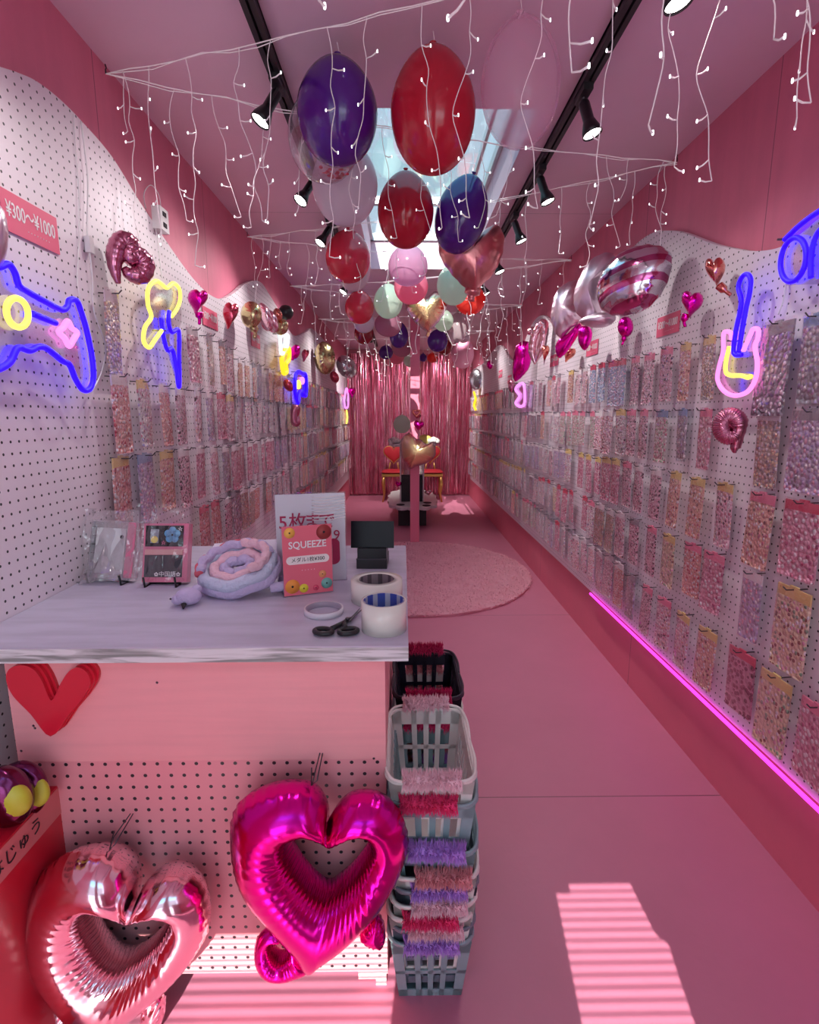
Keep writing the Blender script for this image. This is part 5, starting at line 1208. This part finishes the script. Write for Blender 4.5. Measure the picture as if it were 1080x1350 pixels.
# ------------------------------------------------------------ shopping baskets
def slab_bar(mb, A, B, C, D, u0, u1, v0, v1, n, th):
    f = lambda u, v: (A.lerp(B, u)).lerp(D.lerp(C, u), v)
    q = [f(u0, v0), f(u1, v0), f(u1, v1), f(u0, v1)]; mb.prism(q, n*th)
BH, BW, BD = .18, .190, .285
def basket_mesh(m):
    mb = MB(); w, d = BW/2, BD/2; w2, d2 = w*.80, d*.84; th = .003
    top = [Vector((-w, -d, BH)), Vector((w, -d, BH)), Vector((w, d, BH)), Vector((-w, d, BH))]
    bot = [Vector((-w2, -d2, 0)), Vector((w2, -d2, 0)), Vector((w2, d2, 0)), Vector((-w2, d2, 0))]
    for i in range(4):
        A, B = bot[i], bot[(i+1) % 4]; C, D = top[(i+1) % 4], top[i]; n = -(B-A).cross(D-A).normalized()
        nb = 4 if i % 2 == 0 else 7
        lo, hi = .14, .86
        for v0, v1 in ((0, .12), (.42, .48), (.80, 1)): slab_bar(mb, A, B, C, D, 0, 1, v0, v1, n, th)
        slab_bar(mb, A, B, C, D, 0, lo, 0, 1, n, th); slab_bar(mb, A, B, C, D, hi, 1, 0, 1, n, th)
        step = (hi-lo)/nb
        for k in range(1, nb): slab_bar(mb, A, B, C, D, lo+step*k-.036*4/nb*1.1, lo+step*k+.036*4/nb*1.1, 0, 1, n, th)
    mb.prism([b for b in bot], (0, 0, .003))
    ro = []
    for (sx_, sy_, a0) in ((1, 1, 0), (-1, 1, PI/2), (-1, -1, PI), (1, -1, 1.5*PI)):
        for k in range(5):
            a = a0+PI/2*k/4; r = .03; ro.append((sx_*(w-r)+r*1.15*math.cos(a), sy_*(d-r)+r*1.15*math.sin(a), BH))
    mb.tube(ro, .0055, 8, closed=True); return mb.mesh('basket_body', m)
def handle_mesh(m, s):
    w, d = BW/2, BD/2; q = crom([(-w-.006, 0, BH+.002), (-w-.008, s*d*.6, BH+.006), (-w*.86, s*(d+.006), BH+.008), (0, s*(d+.012), BH+.009), (w*.86, s*(d+.006), BH+.008), (w+.008, s*d*.6, BH+.006), (w+.006, 0, BH+.002)], 5)
    return MB().tube(q, .0038, 8).mesh('handle', m)
def fluff_mesh(m, L=.122, seed=0):
    rr = random.Random(seed); mb = MB(); n = 12
    mb.tube([(-L/2+L*k/n, .002*math.sin(k), .0) for k in range(n+1)], [.011+.002*rr.random() for _ in range(n+1)], 10)
    for k in range(1100):
        x = rr.uniform(-L/2-.002, L/2+.002); a = rr.uniform(0, 2*PI); r0 = .010; r1 = rr.uniform(.018, .031); dx = rr.uniform(-.006, .006); da = rr.uniform(-.4, .4); w_ = .0017
        p = Vector((x, r0*math.cos(a), r0*math.sin(a))); e = Vector((x+dx, r1*math.cos(a+da), r1*math.sin(a+da)))
        mb.add([p+Vector((w_, 0, 0)), p-Vector((w_, 0, 0)), e, p+Vector((0, -w_*math.sin(a), w_*math.cos(a)))], [(0, 1, 2), (0, 3, 2)])
    return mb.mesh('fluffy_sleeve', m)
BM_ = {'teal': mat('grey_teal_plastic', srgb(140, 166, 170), .4), 'white': mat('off_white_plastic', srgb(232, 226, 220), .4), 'black': mat('navy_black_plastic', srgb(30, 26, 44), .4), 'grey': mat('slate_plastic', srgb(110, 120, 132), .4)}
FL = {'pale pink': mat('pale_pink_fluff', srgb(246, 200, 210), .9), 'hot pink': mat('hot_pink_fluff', srgb(238, 60, 120), .9), 'purple': mat('purple_fluff', srgb(196, 144, 228), .9), 'dusty pink': mat('dusty_pink_fluff', srgb(230, 150, 156), .9), 'magenta': mat('magenta_fluff', srgb(196, 30, 90), .9)}
bme = {k: (basket_mesh(v), handle_mesh(v, -1), handle_mesh(v, 1)) for k, v in BM_.items()}
fme = {k: [fluff_mesh(v, seed=3), fluff_mesh(v, seed=9)] for k, v in FL.items()}
def basket(x, y, zr, col, fl, label, rz=0, fx=0, fl2=None, grp='shopping baskets beside the counter'):
    t = thing('shopping_basket', label, 'shopping basket', (x, y, zr-BH), rz, grp); a, b, c = bme[col]
    inst('basket_body', a, t); h1 = inst('handle', b, t); h2 = inst('handle', c, t)
    inst('fluffy_sleeve', fme[fl][0], h1, (fx, -(BD/2+.012), BH+.012)); inst('fluffy_sleeve', fme[fl2 or fl][1], h2, (fx, BD/2+.012, BH+.012))
bxc = P(568, 1270, Y=1.05).x; byc = 1.04+BD/2
stack = [(.18, 'teal', 'purple', 'bottom grey-teal basket of the stack, standing on the floor', 0), (.215, 'grey', 'pale pink', 'slate basket with pale pink fluff, second from the bottom', .005), (.250, 'white', 'hot pink', 'white basket with hot pink fluff, third from the bottom', .0),
         (.285, 'white', 'pale pink', 'white basket with pale pink fluff, fourth from the bottom', .01), (.320, 'grey', 'purple', 'slate basket with purple fluff in the middle of the stack', .005), (.358, 'white', 'dusty pink', 'white basket with dusty pink fluff in the middle of the stack', .018),
         (.425, 'teal', 'purple', 'grey-teal basket with purple fluff above the white rims', .008), (.540, 'teal', 'hot pink', 'grey-teal basket with hot pink fluff right below the top white one', -.01), (.602, 'white', 'pale pink', 'topmost white basket of the near stack with pale pink fluff', 0)]
for k, (zr, col, fl, lab, fx) in enumerate(stack): basket(bxc+[0, .002, .0, .004, .006, .010, .010, .006, -.002][k], byc+.004*math.sin(k*2), zr, col, fl, lab, math.radians([0, 1, -1, 1, 2, -1, -3, -2, 0][k]), fx)
bx2 = P(565, 930, Y=1.4).x
basket(bx2, 1.39+BD/2, .60, 'black', 'magenta', 'black basket with magenta fluff on top of the rear stack')
# the rear stack's lower baskets
for k in range(6): basket(bx2, 1.36+BD/2+.03, .18+.07*k, ['teal', 'white'][k % 2], 'dusty pink', '%s basket under the black one in the rear stack' % ['lowest grey-teal', 'lowest white', 'middle grey-teal', 'middle white', 'upper grey-teal', 'upper white'][k], 0, 0)
